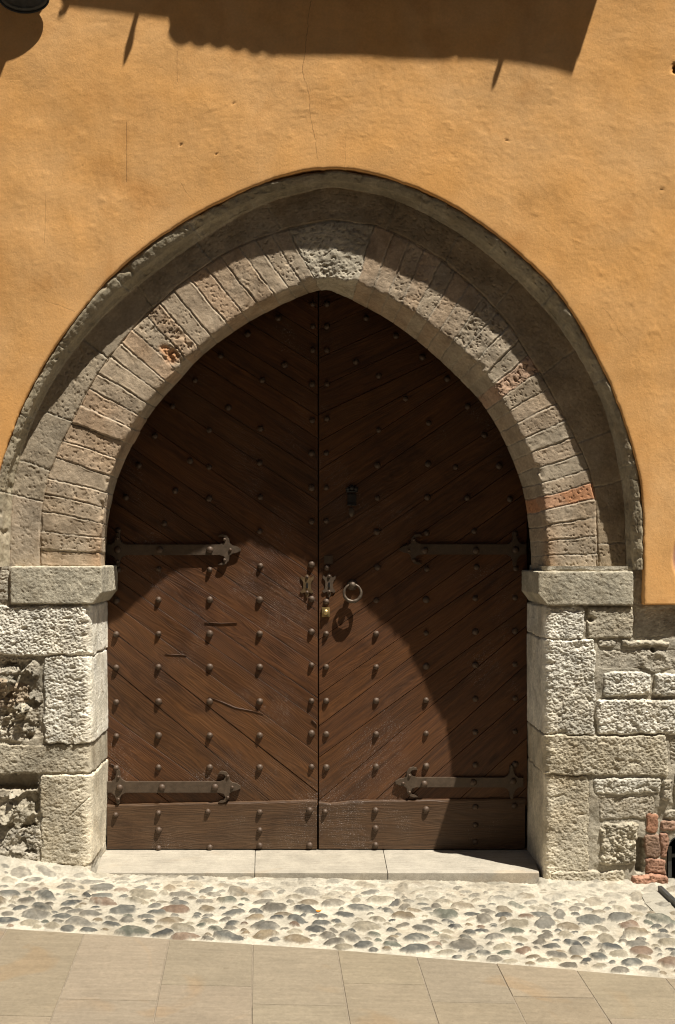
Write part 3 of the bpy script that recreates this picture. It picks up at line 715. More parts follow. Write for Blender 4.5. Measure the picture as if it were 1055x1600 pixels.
def leaf_boarding(xa, xb, lines, side):
    out = []
    for (c0, s0), (c1, s1) in zip(lines[:-1], lines[1:]):
        # photo pixel polygon between two sloping seams
        xe = 498 if side > 0 else 497
        far = xb if side > 0 else xa
        L = abs(far - xe)
        sgn = -1                                   # seam height falls (goes up the picture) away from the centre
        poly = [(xe, c0), (far, c0 - s0 * L), (far, c1 - s1 * L), (xe, c1)]
        poly = clip(poly, 0, -1, -425); poly = clip(poly, 0, 1, 1259)
        if len(poly) < 3: continue
        pts = [dpt(*p) for p in poly]
        if abs(area(pts)) < 1e-4: continue
        sl_ = (s0 + s1) / 2; d = Vector((1, sl_ if side > 0 else -sl_)).normalized()
        out.append((pts, (d.x, d.y), YD, 0.0008))
    return out
linesL = [(400, .6), (440, .6), (482, .6), (526, .62), (571, .62), (617, .62), (650, .63), (685, .64), (737, .64), (782, .65), (850, .70), (903, .70), (956, .69), (997, .67), (1041, .67), (1091, .69),
          (1125, .70), (1178, .735), (1238, .785), (1315, .844), (1352, .72), (1423, .73), (1490, .74), (1560, .75)]
linesR = [(390, .4), (436, .41), (480, .42), (515, .45), (560, .45), (606, .46), (648, .47), (690, .55), (735, .645), (798, .69), (846, .65), (895, .69), (945, .70), (1000, .71), (1048, .72), (1086, .70),
          (1135, .75), (1184, .73), (1251, .84), (1330, .9), (1368, .87), (1449, .91), (1530, .92), (1620, .93)]
doorL = thing('door_leaf', 'left wooden door leaf, boards falling to the right, mostly sunlit below its upper hinge', 'door', dpt(330, 1327)[:1] + (YD, dpt(330, 1327)[1]))
doorR = thing('door_leaf', 'right wooden door leaf with ring handle and brass lock, mostly in shadow', 'door', dpt(660, 1327)[:1] + (YD, dpt(660, 1327)[1]))
XA, XB = 163.5, 824.0
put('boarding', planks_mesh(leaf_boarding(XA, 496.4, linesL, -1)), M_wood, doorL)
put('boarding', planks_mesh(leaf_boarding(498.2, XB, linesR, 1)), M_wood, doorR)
(bx0, bz0), (bx1, bz1), (bx2, _) = dpt(162, 1326), dpt(496.6, 420), dpt(826, 420)
put('backing', boxes_mesh([((bx0, YD + .02, bz0), (bx1, YD + .05, bz1))]), M_dim, doorL)
put('backing', boxes_mesh([((bx1 + .003, YD + .02, bz0), (bx2, YD + .05, bz1))]), M_dim, doorR)

def kick(pts, dens=60):
    """bottom rail: thick board with a worn upper edge; pts = top edge pixels left->right"""
    bm = bmesh.new(); uvl = bm.loops.layers.uv.new('UVMap'); cl = bm.verts.layers.float_color.new('Col')
    y0 = YD - .013; k0 = (D + y0) / F
    xs = np.linspace(pts[0][0], pts[-1][0], dens); ys = np.interp(xs, [p[0] for p in pts], [p[1] for p in pts]) + 0.9 * fbm(xs * .05, 0, 0, 1, 3)
    ringv = []
    nrow = [(0.0, .022), (0.02, .003), (0.05, .0), (0.3, 0), (0.6, 0), (1.0, 0), (1.0, .03)]
    for i, (a, b) in enumerate(zip(xs, ys)):
        colv = []
        for t, dy in nrow:
            py = b + (1326.4 - b) * t + (0.001 if dy == .03 else 0)
            v = bm.verts.new(((a - CX) * k0, y0 + dy + .0012 * perlin(a * .02, py * .05, 2.0), ZC - (py - CY) * k0)); v[cl] = (1, 1, 1, 1); colv.append(v)
        ringv.append(colv)
    for i in range(dens - 1):
        for j in range(len(nrow) - 1): bm.faces.new((ringv[i][j], ringv[i][j + 1], ringv[i + 1][j + 1], ringv[i + 1][j]))
    bm.faces.new(ringv[0]); bm.faces.new(ringv[-1][::-1])
    off_ = random.uniform(0, 5)
    for f in bm.faces:
        for lp in f.loops: c = lp.vert.co; lp[uvl].uv = (c.x + off_, c.z + c.y * .5 + off_)
    bmesh.ops.recalc_face_normals(bm, faces=bm.faces[:])
    return bm_mesh(bm)
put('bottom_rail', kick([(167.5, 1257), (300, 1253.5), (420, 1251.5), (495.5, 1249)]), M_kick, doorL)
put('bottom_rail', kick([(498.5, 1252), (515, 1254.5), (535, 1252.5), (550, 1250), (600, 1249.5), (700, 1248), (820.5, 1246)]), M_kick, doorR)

def dome(r, h, seg=14, rings=5, wob=0.0, seed=0):
    bm = bmesh.new(); rr = random.Random(seed); prev = None
    top = None
    for k in range(rings + 1):
        a = math.pi / 2 * k / rings
        rad, y = r * math.cos(a), -h * math.sin(a)
        if k == rings: top = bm.verts.new((0, y, 0)); cur = None
        else: cur = [bm.verts.new((rad * math.cos(2 * math.pi * i / seg) * (1 + wob * rr.uniform(-1, 1)), y * (1 + wob * rr.uniform(-1, 1)), rad * math.sin(2 * math.pi * i / seg))) for i in range(seg)]
        if k == 0:
            base = [bm.verts.new((v.co.x * 1.02, 0.004, v.co.z * 1.02)) for v in cur]
            for i in range(seg): bm.faces.new((base[i], base[(i + 1) % seg], cur[(i + 1) % seg], cur[i]))
        elif cur:
            for i in range(seg): bm.faces.new((prev[i], prev[(i + 1) % seg], cur[(i + 1) % seg], cur[i]))
        else:
            for i in range(seg): bm.faces.new((prev[i], prev[(i + 1) % seg], top))
        prev = cur or prev
    bmesh.ops.recalc_face_normals(bm, faces=bm.faces[:])
    me = bm_mesh(bm, True); return me
stud_me = [dome(.0168, .0150, 12, 4, .10, s) for s in range(4)]; rivet_me = dome(.008, .007, 10, 3, .05, 9); bigriv = dome(.0165, .012, 12, 4, .06, 11)
for m in stud_me + [rivet_me, bigriv]: m.materials.append(M_stud)
def studs(pts, leaf, Y):
    for px, py in pts:
        o = put('stud', random.choice(stud_me), None, leaf, P(px, py, Y)); o.rotation_euler[1] = random.uniform(0, 6); s = random.uniform(.78, 1.0); o.scale = (s, random.uniform(.85, 1.1), s)
sL = [(407, 884), (406, 830), (407, 777), (406, 723), (407, 670), (357, 637), (410, 594), (445, 570), (435, 497), (387, 522), (345, 556), (305, 594), (270, 635), (242, 681), (217, 727), (197, 777), (185, 829),
      (327, 672), (327, 730), (327, 779), (297, 720), (274, 767), (257, 818), (185, 890), (248, 889), (328, 890), (489, 475), (489, 510), (489, 547), (488, 600), (488, 657), (487, 708), (487, 762), (487, 815), (487, 882)]
for y in (938, 991, 1043, 1097, 1150, 1200): sL += [(182, y), (248, y - 1), (328, y - 1), (406, y - 1)]
sL += [(487, y) for y in (936, 987, 1039, 1095, 1146, 1198)]
sR = [(619, 525), (572, 497), (660, 558), (556, 565), (699, 592), (592, 587), (634, 623), (731, 635), (670, 661), (757, 680), (592, 672), (712, 730), (669, 725), (780, 728), (590, 727), (668, 777), (730, 778), (797, 780),
      (590, 778), (589, 831), (667, 833), (741, 830), (805, 834), (667, 889), (745, 886), (806, 888), (590, 886), (511, 475), (511, 510), (511, 547), (511, 600), (511, 654), (510, 708), (510, 762), (510, 814), (511, 887), (510, 940)]
for y in (938, 990, 1042, 1095, 1147, 1198): sR += [(588, y), (666, y - 1), (743, y - 3), (805, y - 4)]
sR += [(510, y) for y in (990, 1042, 1095, 1147, 1199)]
studs(sL, doorL, YD); studs(sR, doorR, YD)
studs([(181, 1273), (248, 1270), (325, 1268), (406, 1269), (484, 1266), (248, 1297), (406, 1297), (406, 1321), (484, 1321), (328, 1324), (248, 1325)], doorL, YD - .013)
studs([(508, 1268), (587, 1266), (666, 1265), (743, 1261), (804, 1259), (587, 1294), (743, 1289), (587, 1320), (743, 1315)], doorR, YD - .013)

def plate(pts, yf, yb, bev=.0018, mat=None, smooth=False):
    bm = bmesh.new(); vs = [bm.verts.new((p[0], yb, p[1])) for p in pts]; f = bm.faces.new(vs)
    r = bmesh.ops.extrude_face_region(bm, geom=[f]); nv = [g for g in r['geom'] if isinstance(g, bmesh.types.BMVert)]
    for v in nv: v.co.y = yf
    bm.normal_update()
    front = [e for e in bm.edges if all(abs(v.co.y - yf) < 1e-6 for v in e.verts)]
    bmesh.ops.bevel(bm, geom=front, offset=bev, segments=2, affect='EDGES', clamp_overlap=True)
    bmesh.ops.recalc_face_normals(bm, faces=bm.faces[:])
    bmesh.ops.triangulate(bm, faces=[f for f in bm.faces if len(f.verts) > 4])
    return bm_mesh(bm)
def spl(pts, n=3):                       # closed Catmull-Rom through control points
    out = []; m = len(pts)
    for i in range(m):
        p0, p1, p2_, p3_ = [np.array(pts[(i + k) % m], float) for k in (-1, 0, 1, 2)]
        for t in np.linspace(0, 1, n, endpoint=False):
            out.append(tuple(0.5 * (2 * p1 + (p2_ - p0) * t + (2 * p0 - 5 * p1 + 4 * p2_ - p3_) * t * t + (3 * p1 - p0 - 3 * p2_ + p3_) * t ** 3)))
    return out
strap_out = [(166, 850.5), (174, 850.5), (179, 846), (181.5, 839), (182, 833), (185, 831), (187, 834), (187.5, 842), (190, 847), (196, 850.5), (230, 850.5), (290, 850.5), (343, 850.5), (349.5, 848), (352.5, 843), (350, 839.5), (345, 838.5), (341, 839),
             (343, 835.5), (348, 834.2), (354, 836), (358, 842), (359, 849), (363, 852), (370, 853.5), (376, 857.5), (376, 861), (370, 864), (363, 865.5), (359, 868.5), (357.5, 876), (353.5, 881.5), (347, 883.5), (341, 882.5),
             (345, 879.5), (350, 878.5), (352, 874.5), (349.5, 869.5), (343, 867.5), (290, 867.5), (230, 867.5), (196, 867.5), (190, 871), (187.5, 876), (187, 883), (185, 886), (182, 885), (181.5, 879), (179, 872), (174, 867.5), (166, 867.5)]
def hinge(leaf, y_top, hgt, fx, rivs, small):
    Yf, Yb = YD - .017, YD + .002
    pts = [(fx(px), y_top + (py - 850.5) * hgt / 17.0 if 850.5 <= py <= 867.5 else (y_top + (py - 850.5) if py < 850.5 else y_top + hgt + (py - 867.5))) for px, py in strap_out]
    w = [(P(px, py, Yf)[0], P(px, py, Yf)[2]) for px, py in pts]
    if area(w) < 0: w = w[::-1]
    h = put('strap_hinge', plate(w, Yf, Yb, .002), M_iron, leaf)
    for px, py in rivs: put('rivet', bigriv, None, h, P(px, py, Yf))
    for px, py in small: put('rivet', rivet_me, None, h, P(px, py, Yf))
    return h
idx_ = lambda x_: x_
hinge(doorL, 850.5, 17, idx_, [(184, 859), (250, 859), (328, 859)], [(183.5, 841), (183.5, 877), (351, 843), (351, 875), (360, 859)])
hinge(doorL, 1221.5, 17.5, idx_, [(187, 1231), (253, 1230.5), (336, 1230)], [(185, 1214), (185, 1249), (356, 1213), (356, 1246), (363, 1230)])
fr1 = lambda x_: 1001 - x_ if x_ > 250 else 823 - (x_ - 166)
hinge(doorR, 850, 16.5, fr1, [(806, 859), (744, 860), (664, 860)], [(647, 843), (647, 875), (639, 860)])
fr2 = lambda x_: 994 - x_ if x_ > 250 else 818 - (x_ - 166)
hinge(doorR, 1215, 15.5, fr2, [(802, 1221), (740, 1222.5), (663, 1225)], [(640, 1212), (640, 1238), (630, 1224)])

def lathe_y(profile, seg=20):
    """profile: (radius, y) revolved about the y axis"""
    bm = bmesh.new(); prev = None
    for r, y in profile:
        cur = [bm.verts.new((max(r, 1e-4) * math.cos(2 * math.pi * i / seg), y, max(r, 1e-4) * math.sin(2 * math.pi * i / seg))) for i in range(seg)]
        if prev:
            for i in range(seg): bm.faces.new((prev[i], prev[(i + 1) % seg], cur[(i + 1) % seg], cur[i]))
        prev = cur
    bm.faces.new(prev); bmesh.ops.recalc_face_normals(bm, faces=bm.faces[:]); return bm_mesh(bm, True)
# keyhole plates
esc = [(480, 897), (484, 900), (487, 903), (492, 900), (493, 904), (489, 909), (487.5, 914), (488, 920), (492, 925), (489, 927.5), (484, 926), (482.5, 931), (480, 935), (477, 931), (475.5, 926), (470, 927.5), (466.5, 924.5), (471, 921), (472, 914), (471, 908), (467, 904), (469, 900), (474, 903), (476.5, 899.5)]
def escut(leaf, dx, dy, mat):
    Yf = YD - .006
    w = [(P(px + dx, py + dy, Yf)[0], P(px + dx, py + dy, Yf)[2]) for px, py in spl([(480 + (a - 480) * .80, b) for a, b in esc], 3)]
    if area(w) < 0: w = w[::-1]
    e = put('keyhole_plate', plate(w, Yf, YD + .002, .0012), mat, leaf)
    kb = bmesh.new(); kp = [(0, .010), (.0045, .007), (.0035, .001), (.0045, -.014), (-.0045, -.014), (-.0035, .001), (-.0045, .007)]
    c = P(480 + dx, 914 + dy, Yf - .0035)
    kme = plate([(c[0] + a, c[2] + b) for a, b in kp][::-1], c[1], Yf - .0005, .0004)
    put('keyhole', kme, M_hole, e)
    for yy in (901.5, 925.5): put('rivet', rivet_me, None, e, P(480 + dx, yy + dy, Yf))
M_esc = metal_mat("bronze_plate", (0.17, 0.115, 0.06), 0.42, 0.6)
escut(doorL, 0, 0, M_esc); escut(doorR, 34.5, -1, M_iron)  # right plate in darker iron: its shade is put into the colour
# small square plate and brass cylinder lock on the right leaf
def sq(px0, py0, px1, py1, Yf, bev): 
    a, b = P(px0, py0, Yf), P(px1, py1, Yf); return plate([(a[0], b[2]), (b[0], b[2]), (b[0], a[2]), (a[0], a[2])], Yf, YD + .001, bev)
put('cover_plate', sq(506.5, 868, 520, 881, YD - .004, .001), M_iron, doorR)
lk = put('cylinder_lock', sq(503, 949, 515.5, 964, YD - .012, .003), M_brass, doorR)
put('lock_cylinder', lathe_y([(.0125, .0), (.0125, -.004), (.011, -.006), (.008, -.006), (.0075, -.010), (.006, -.011), (.0, -.011)], 24), M_brass, lk, P(509.2, 956.5, YD - .012))
# ring handle
def torus(R, r, n=40, m=12, knob=False):
    bm = bmesh.new(); g = []
    for i in range(n):
        a = 2 * math.pi * i / n; rr = r * (1.12 + 0.28 * math.sin(-a)) * (1 + .06 * math.sin(a * 9))
        g.append([bm.verts.new(((R + rr * math.cos(2 * math.pi * j / m)) * math.cos(a), rr * math.sin(2 * math.pi * j / m), (R + rr * math.cos(2 * math.pi * j / m)) * math.sin(a))) for j in range(m)])
    for i in range(n):
        for j in range(m): bm.faces.new((g[i][j], g[(i + 1) % n][j], g[(i + 1) % n][(j + 1) % m], g[i][(j + 1) % m]))
    bmesh.ops.recalc_face_normals(bm, faces=bm.faces[:]); return bm_mesh(bm, True)
mt = put('ring_mount', lathe_y([(.026, .0), (.026, -.004), (.021, -.009), (.014, -.014), (.012, -.035), (.016, -.044), (.012, -.052), (0, -.054)], 20), M_ringm, doorR, P(550.5, 914, YD))
rg = put('ring_handle', torus(.0405, .0062), M_ringm, doorR, P(551, 926.5, YD - .042)); rg.rotation_euler[0] = math.radians(-7)
# door knocker high on the right leaf
kn = put('door_knocker', sq(543, 772, 557, 789, YD - .012, .002), M_dark, doorR)
c = P(550, 764, YD)
bm = bmesh.new()
for dx in (-.019, 0, .019):
    m = bmesh.ops.create_uvsphere(bm, u_segments=12, v_segments=8, radius=.0105 if dx else .013)
    for v in m['verts']: v.co += Vector((c[0] + dx, YD - .008, c[2] + (0.0 if dx else .006)))
for (a, b) in (((c[0] - .027, YD - .014, c[2] - .016), (c[0] + .027, YD + .001, c[2] - .009)), ((c[0] - .021, YD - .018, c[2] - .079), (c[0] + .021, YD + .001, c[2] - .072))):
    m = bmesh.ops.create_cube(bm, size=1.0)
    for v in m['verts']: v.co = [(a[i] + b[i]) / 2 + v.co[i] * (b[i] - a[i]) for i in range(3)]
put('knocker_bracket', bm_mesh(bm, True), M_dark, kn)
bm = bmesh.new(); c = P(549.5, 800, YD - .022)
bmesh.ops.create_uvsphere(bm, u_segments=14, v_segments=10, radius=.0135)
for v in bm.verts: v.co = Vector((c[0] + v.co.x, c[1] + v.co.y, c[2] + v.co.z * 1.7))
put('knocker_striker', bm_mesh(bm, True), M_ringm, kn)
# carved gouges / splits in the left leaf: thin raised-edge slivers sunk in the boards
def split(pts, w, leaf):
    pp = resample(np.array(pts, float), 26); n = len(pp); d = np.gradient(pp, axis=0); d /= np.linalg.norm(d, axis=1)[:, None]; nn = np.stack([-d[:, 1], d[:, 0]], -1)
    ww = w * np.sin(np.linspace(0.05, math.pi - .05, n)) * (1 + .3 * rng.normal(0, 1, n).clip(-1, 1)); bm = bmesh.new(); rws = []
    for i in range(n):
        a, b, c2 = pp[i] + nn[i] * ww[i], pp[i], pp[i] - nn[i] * ww[i]
        rws.append([bm.verts.new(P(a[0], a[1], YD - .0002)), bm.verts.new(P(b[0], b[1], YD - .0042)), bm.verts.new(P(c2[0], c2[1], YD - .0002))])
    for i in range(n - 1):
        for j in (0, 1): bm.faces.new((rws[i][j], rws[i][j + 1], rws[i + 1][j + 1], rws[i + 1][j]))
    bmesh.ops.recalc_face_normals(bm, faces=bm.faces[:]); return bm_mesh(bm)
M_split = flat_mat("split_wood", (0.055, 0.026, 0.012), 60, .6)
bmj = bmesh.new()
for pts, w in (([(326, 1089), (345, 1096), (368, 1106), (395, 1111), (412, 1116)], 1.5), ([(258, 1022), (275, 1023), (292, 1024)], 1.1), ([(320, 972), (345, 974), (371, 973)], .8), ([(487, 1124), (496, 1133)], 1.4), ([(171, 1193), (182, 1198)], 1.6)):
    me = split(pts, w, doorL); bmj.from_mesh(me); bpy.data.meshes.remove(me)
put('wood_splinter', bm_mesh(bmj), M_split, doorL)

# ------------------------------------------------------------------ DOOR STEP
step = thing('door_step', 'pale stone doorstep of three slabs under the wooden door', 'doorstep', (0, .2, P(0, 1366, .03)[2] - .05))
zs = P(0, 1327.2, YD)[2]
def slab(front, back, zt_, zb_, seed, colr):
    # front=(x0,x1,Y), back=(x0,x1,Y)
    def shp(q):
        q = q.copy(); t = (q[..., 1] - front[2]) / (back[2] - front[2]); s = q[..., 0]
        q[..., 0] = (front[0] + (front[1] - front[0]) * s) * (1 - t) + (back[0] + (back[1] - back[0]) * s) * t; return q
    n = 60; Vs = []
    me = rough_box(0, 1, front[2], back[2], zb_, zt_, .004, .02, 0.0005, 8, None, seed, colr)
    vs = np.empty(len(me.vertices) * 3, np.float32); me.vertices.foreach_get('co', vs); vs = vs.reshape(-1, 3).astype(float)
    vs = shp(vs); me.vertices.foreach_set('co', vs.astype(np.float32).ravel()); me.update(); return me
yf = P(0, 0, 0.035)[1]
fx_ = lambda p: P(p, 0, .035)[0]
bx_ = lambda p: P(p, 0, YD)[0]
sc_ = (0.335, 0.30, 0.24)
put('step_slab', slab((fx_(150), fx_(397.9), yf), (bx_(160), bx_(397.9), .5), zs, zs - .06, 1, sc_), M_step, step)
put('step_slab', slab((fx_(398.5), fx_(605.8), yf), (bx_(398.5), bx_(598.6), .5), zs, zs - .06, 2, (0.325, .29, .23)), M_step, step)
put('step_slab', slab((fx_(606.4), fx_(843), yf), (bx_(599.2), bx_(832), .5), zs, zs - .06, 3, (0.345, .31, .25)), M_step, step)

# ------------------------------------------------------------------ GROUND
(eLx, eLy), (eRx, eRy) = G(0, 1452), G(1055, 1531)
(eMx, eMy) = G(527, 1486)
def Ye(x_):
    x_ = np.asarray(x_, float)
    return np.where(x_ < eMx, eMy + (x_ - eMx) * (eLy - eMy) / (eLx - eMx), eMy + (x_ - eMx) * (eRy - eMy) / (eRx - eMx))
xs = np.concatenate([np.arange(-4.2, -1.62, .012), np.arange(-1.62, 1.82, .0042), np.arange(1.82, 4.2, .012)]); ts = np.linspace(0, 1, 235)
XG, TG = np.meshgrid(xs, ts, indexing='ij'); YG = Ye(XG) - .004 + (0.46 - Ye(XG)) * TG ** 1.15
# stones: dart throwing
rc = np.random.default_rng(77); cob = []
cellsz = .14; gridd = {}
for it in range(15000):
    a = rc.uniform(.046, .066) if it < 330 else rc.uniform(.030, .048) if it < 4200 else rc.uniform(.015, .031); b = a * rc.uniform(.42, .80)
    cx_ = rc.uniform(-2.7, 2.9); yy = rc.uniform(0, 1); e = float(Ye(cx_)); cy_ = e + .03 + (0.03 - e) * yy
    an = rc.normal(0.05, .32 + .5 * yy); rad = (a + b) / 2; key = (int(math.floor(cx_ / cellsz)), int(math.floor(cy_ / cellsz))); ok = True
    for i in (-1, 0, 1):
        for j in (-1, 0, 1):
            for (x2, y2, a2, b2, an2) in gridd.get((key[0] + i, key[1] + j), ()):
                dx, dy = cx_ - x2, cy_ - y2; dd = math.hypot(dx, dy) + 1e-9
                if dd > a + a2 + .012: continue
                th_ = math.atan2(dy, dx)
                f = lambda A, B, T: A * B / math.hypot(B * math.cos(T), A * math.sin(T))
                if dd < f(a, b, th_ - an) + f(a2, b2, th_ - an2) + .004 + .004 * yy: ok = False; break
            if not ok: break
        if not ok: break
    if ok: gridd.setdefault(key, []).append((cx_, cy_, a, b, an)); cob.append((cx_, cy_, a, b, an, yy))
HG = 0.004 * fbm(XG, YG, 0, 3, 3) + 0.003 * fbm(XG, YG, 1, 16, 4) + .0012 * fbm(XG, YG, 2, 70, 2)
inop = sstep(-1.03, -.97, XG) * (1 - sstep(.962, .976, XG))
fill = np.exp(-((XG + 1.62) / .42) ** 2) * np.exp(-((YG - 0.04) / .17) ** 2) * .075 * (1 - inop)
fill += .014 * np.exp(-((YG - 0.04) / .06) ** 2) * (1 - inop) - .0035 * inop * np.exp(-((YG - .03) / .1) ** 2)
fill -= .09 * sstep(.030, .07, YG) * inop
CG = np.empty(XG.shape + (3,)); CG[:] = (0.385, 0.348, 0.275); CG *= (1 + .16 * fbm(XG, YG, 4, 4, 4))[..., None]
cpal = np.array([.96, .97, .93]) * np.array([(.078, .076, .068), (.05, .05, .047), (.115, .10, .08), (.15, .115, .075), (.13, .118, .10), (.20, .17, .125), (.09, .092, .072), (.15, .10, .07), (.24, .205, .15)])
cprob = np.array([.19, .12, .16, .13, .14, .11, .06, .04, .05]); cprob /= cprob.sum()
TF = (YG - Ye(XG)) / (0.03 - Ye(XG))
for (cx_, cy_, a, b, an, yy) in cob:
    i0, i1 = np.searchsorted(xs, cx_ - a * 1.5), np.searchsorted(xs, cx_ + a * 1.5)
    xx, yv = XG[i0:i1], YG[i0:i1]; jm_ = np.where(np.abs(yv - cy_).min(0) < a * 1.5)[0]
    if len(jm_) == 0: continue
    j0, j1 = jm_[0], jm_[-1] + 1; xx, yv = XG[i0:i1, j0:j1], YG[i0:i1, j0:j1]
    wx = .3 * a * fbm(xx, yv, cx_ * 9, 24, 3); dx, dy = xx - cx_ + wx, yv - cy_ + .26 * b * fbm(xx, yv, cy_ * 9 + 5, 24, 3)
    u_, v_ = (dx * math.cos(an) + dy * math.sin(an)) / a, (-dx * math.sin(an) + dy * math.cos(an)) / b
    pw = 1.9 + .5 * ((cx_ * 13) % 1); q = (np.abs(u_) ** pw + np.abs(v_) ** pw) ** (1 / pw)
    sunk = sstep(.42, .95, yy)
    rise = (.0175 - .0115 * sunk) * (a / .05) ** .5 * rc.uniform(.75, 1.25)
    base = -.004 - .002 * sunk
    hs = base + (rise - base) * np.sqrt(np.clip(1 - q ** 2.2, 0, 1)) + .0015 * fbm(xx, yv, 3 + cx_, 30, 3) + (dx * rc.normal(0, .10) + dy * rc.normal(0, .12)) + .0022 * np.abs(fbm(xx, yv, cx_ * 5, 38, 2))
    H0 = HG[i0:i1, j0:j1]
    men = .004 * np.exp(-np.clip(q - 1, 0, 9) * 6); H0 = np.where(q >= 1, np.maximum(H0, H0 + men), H0)
    m = (q < 1) & (hs > H0 - .0015)
    HG[i0:i1, j0:j1] = np.where(m, np.maximum(hs, H0), H0)
    cv = cpal[rc.choice(len(cpal), p=cprob)] * rc.uniform(.85, 1.2)
    pale = np.array((0.33, .298, .235)) * rc.uniform(.8, 1.08)
    mixf = sunk * rc.uniform(.45, 1.0) + .15 * rc.random() ** 3
    cv = cv * (1 - mixf) + pale * mixf
    smear = (sstep(.1, .6, fbm(xx, yv, 8, 22, 3)) * (.25 + .5 * sunk) + .55 * sstep(.80, 1.0, q))[..., None].clip(0, 1)
    cst = cv * (1 + .25 * fbm(xx, yv, cx_ * 3, 35, 3))[..., None] * (1 - smear) + np.array((0.37, .333, .262)) * smear
    CG[i0:i1, j0:j1] = np.where(m[..., None], cst, CG[i0:i1, j0:j1])
HG = HG * sstep(0, .022, YG - Ye(XG) + .004) - .03 * (TG == 0)
ZG = gz(XG, YG) + HG + fill
rust = np.exp(-((XG - G(345, 1395)[0]) ** 2 / .25 ** 2 + (YG - G(345, 1395)[1]) ** 2 / .1 ** 2))[..., None] * (.5 * sstep(0, .5, fbm(XG, YG, 6, 9, 3)))[..., None]
CG = CG * (1 - rust) + np.array([.30, .21, .12]) * rust
VG = np.stack([XG, YG, ZG], -1)
Q = grid_quads(*XG.shape); t = VG.reshape(-1, 3)[Q[0]]
if np.cross(t[1] - t[0], t[2] - t[0])[2] < 0: Q = Q[:, ::-1]
o = put('cobbled_strip', raw_mesh(VG, Q, CG), M_cobble); tag(o, 'strip of river cobbles set in pale mortar along the wall', 'paving', None, 'structure')

# pavement slabs (one mesh), joints follow the vanishing direction (404,756)
kx = (404 - CX) / F
tops = [132, 265, 395, 527, 650, 775, 900]
cs = []
for t_ in tops:
    e = np.interp(t_, [0, 527, 1055], [1452, 1486, 1531]); g_ = G(t_, e); cs.append(g_[0] - kx * g_[1])
stp = np.mean(np.diff(cs)); cs = [cs[0] - stp * k for k in range(10, 0, -1)] + cs + [cs[-1] + stp * k for k in range(1, 11)]
bm = bmesh.new(); cl = bm.verts.layers.float_color.new('Col'); rp = random.Random(4)
yx = {10 - 1: 1591, 10: 1566, 11: 1543, 13: 1540, 14: 1569, 16: 1594}
for ci_, (c0, c1) in enumerate(zip(cs[:-1], cs[1:])):
    # start line of this column at the cobbles
    y = 0.2; first = True
    if ci_ in yx:
        cross = G((0, 78, 205, 330, 0, 590, 715, 0, 960)[ci_ - 8] if 8 <= ci_ <= 16 else 500, yx[ci_])[1]
    else: cross = float(Ye((c0 + c1) / 2)) - rp.uniform(.15, .5)
    while y > -5.0:
        y2 = cross if first else y - rp.uniform(.38, .62); first = False
        poly = [(c0 + kx * y2, y2), (c1 + kx * y2, y2), (c1 + kx * y, y), (c0 + kx * y, y)]
        # clip by the cobble edge (two half planes, concave join approximated on each side)
        xm = (c0 + c1) / 2 + kx * float(Ye((c0 + c1) / 2)); sl_ = (eLy - eMy) / (eLx - eMx) if xm < eMx else (eRy - eMy) / (eRx - eMx)
        poly = clip(poly, -sl_, 1, eMy - sl_ * eMx - .002)
        y = y2
        if len(poly) < 3 or abs(area(poly)) < .0012: continue
        if area(poly) < 0: poly = poly[::-1]
        o1, o2 = inset(poly, .0017), inset(poly, .0032)
        if len(o1) < 3 or len(o1) != len(o2): continue
        tn = rp.uniform(.95, 1.05); tint = (.206 * tn * rp.uniform(.99, 1.02), .169 * tn, .117 * tn * rp.uniform(.97, 1.03), 1); dz = rp.uniform(-.0012, .0012)
        f = [bm.verts.new((p[0], p[1], float(gz(*p)) + .006 + dz)) for p in o2]; s = [bm.verts.new((p[0], p[1], float(gz(*p)) + .0035 + dz)) for p in o1]; k = [bm.verts.new((p[0], p[1], float(gz(*p)) - .03)) for p in o1]
        for v in f + s + k: v[cl] = tint
        bm.faces.new(f); n = len(f)
        for i in range(n):
            j = (i + 1) % n; bm.faces.new((s[i], s[j], f[j], f[i])); bm.faces.new((k[i], k[j], s[j], s[i]))
bmesh.ops.recalc_face_normals(bm, faces=bm.faces[:])
o = put('pavement', bm_mesh(bm), M_paver); tag(o, 'sandy stone paving slabs in the foreground', 'pavement', None, 'structure')
# mortar bed under the slabs, and the street beyond
def sheet(x0, x1, y0, y1, nx, ny, dz):
    A, B = np.meshgrid(np.linspace(x0, x1, nx), np.linspace(y0, y1, ny), indexing='ij'); return raw_mesh(np.stack([A, B, gz(A, B) + dz], -1), grid_quads(nx, ny))
A, B = np.meshgrid(np.linspace(-4.2, 4.2, 120), np.linspace(0, 1, 40), indexing='ij'); B = -5.2 + (Ye(A) - .002 + 5.2) * B
o = put('paving_bed', raw_mesh(np.stack([A, B, gz(A, B) + .0035], -1), grid_quads(120, 40)), M_grout); tag(o, 'mortar joints between the paving slabs', 'paving', None, 'structure')
o = put('ground', sheet(-60, 60, -60, 0.5, 121, 122, -.05), M_street); tag(o, 'plain street ground beyond the paving', 'street', None, 'structure')

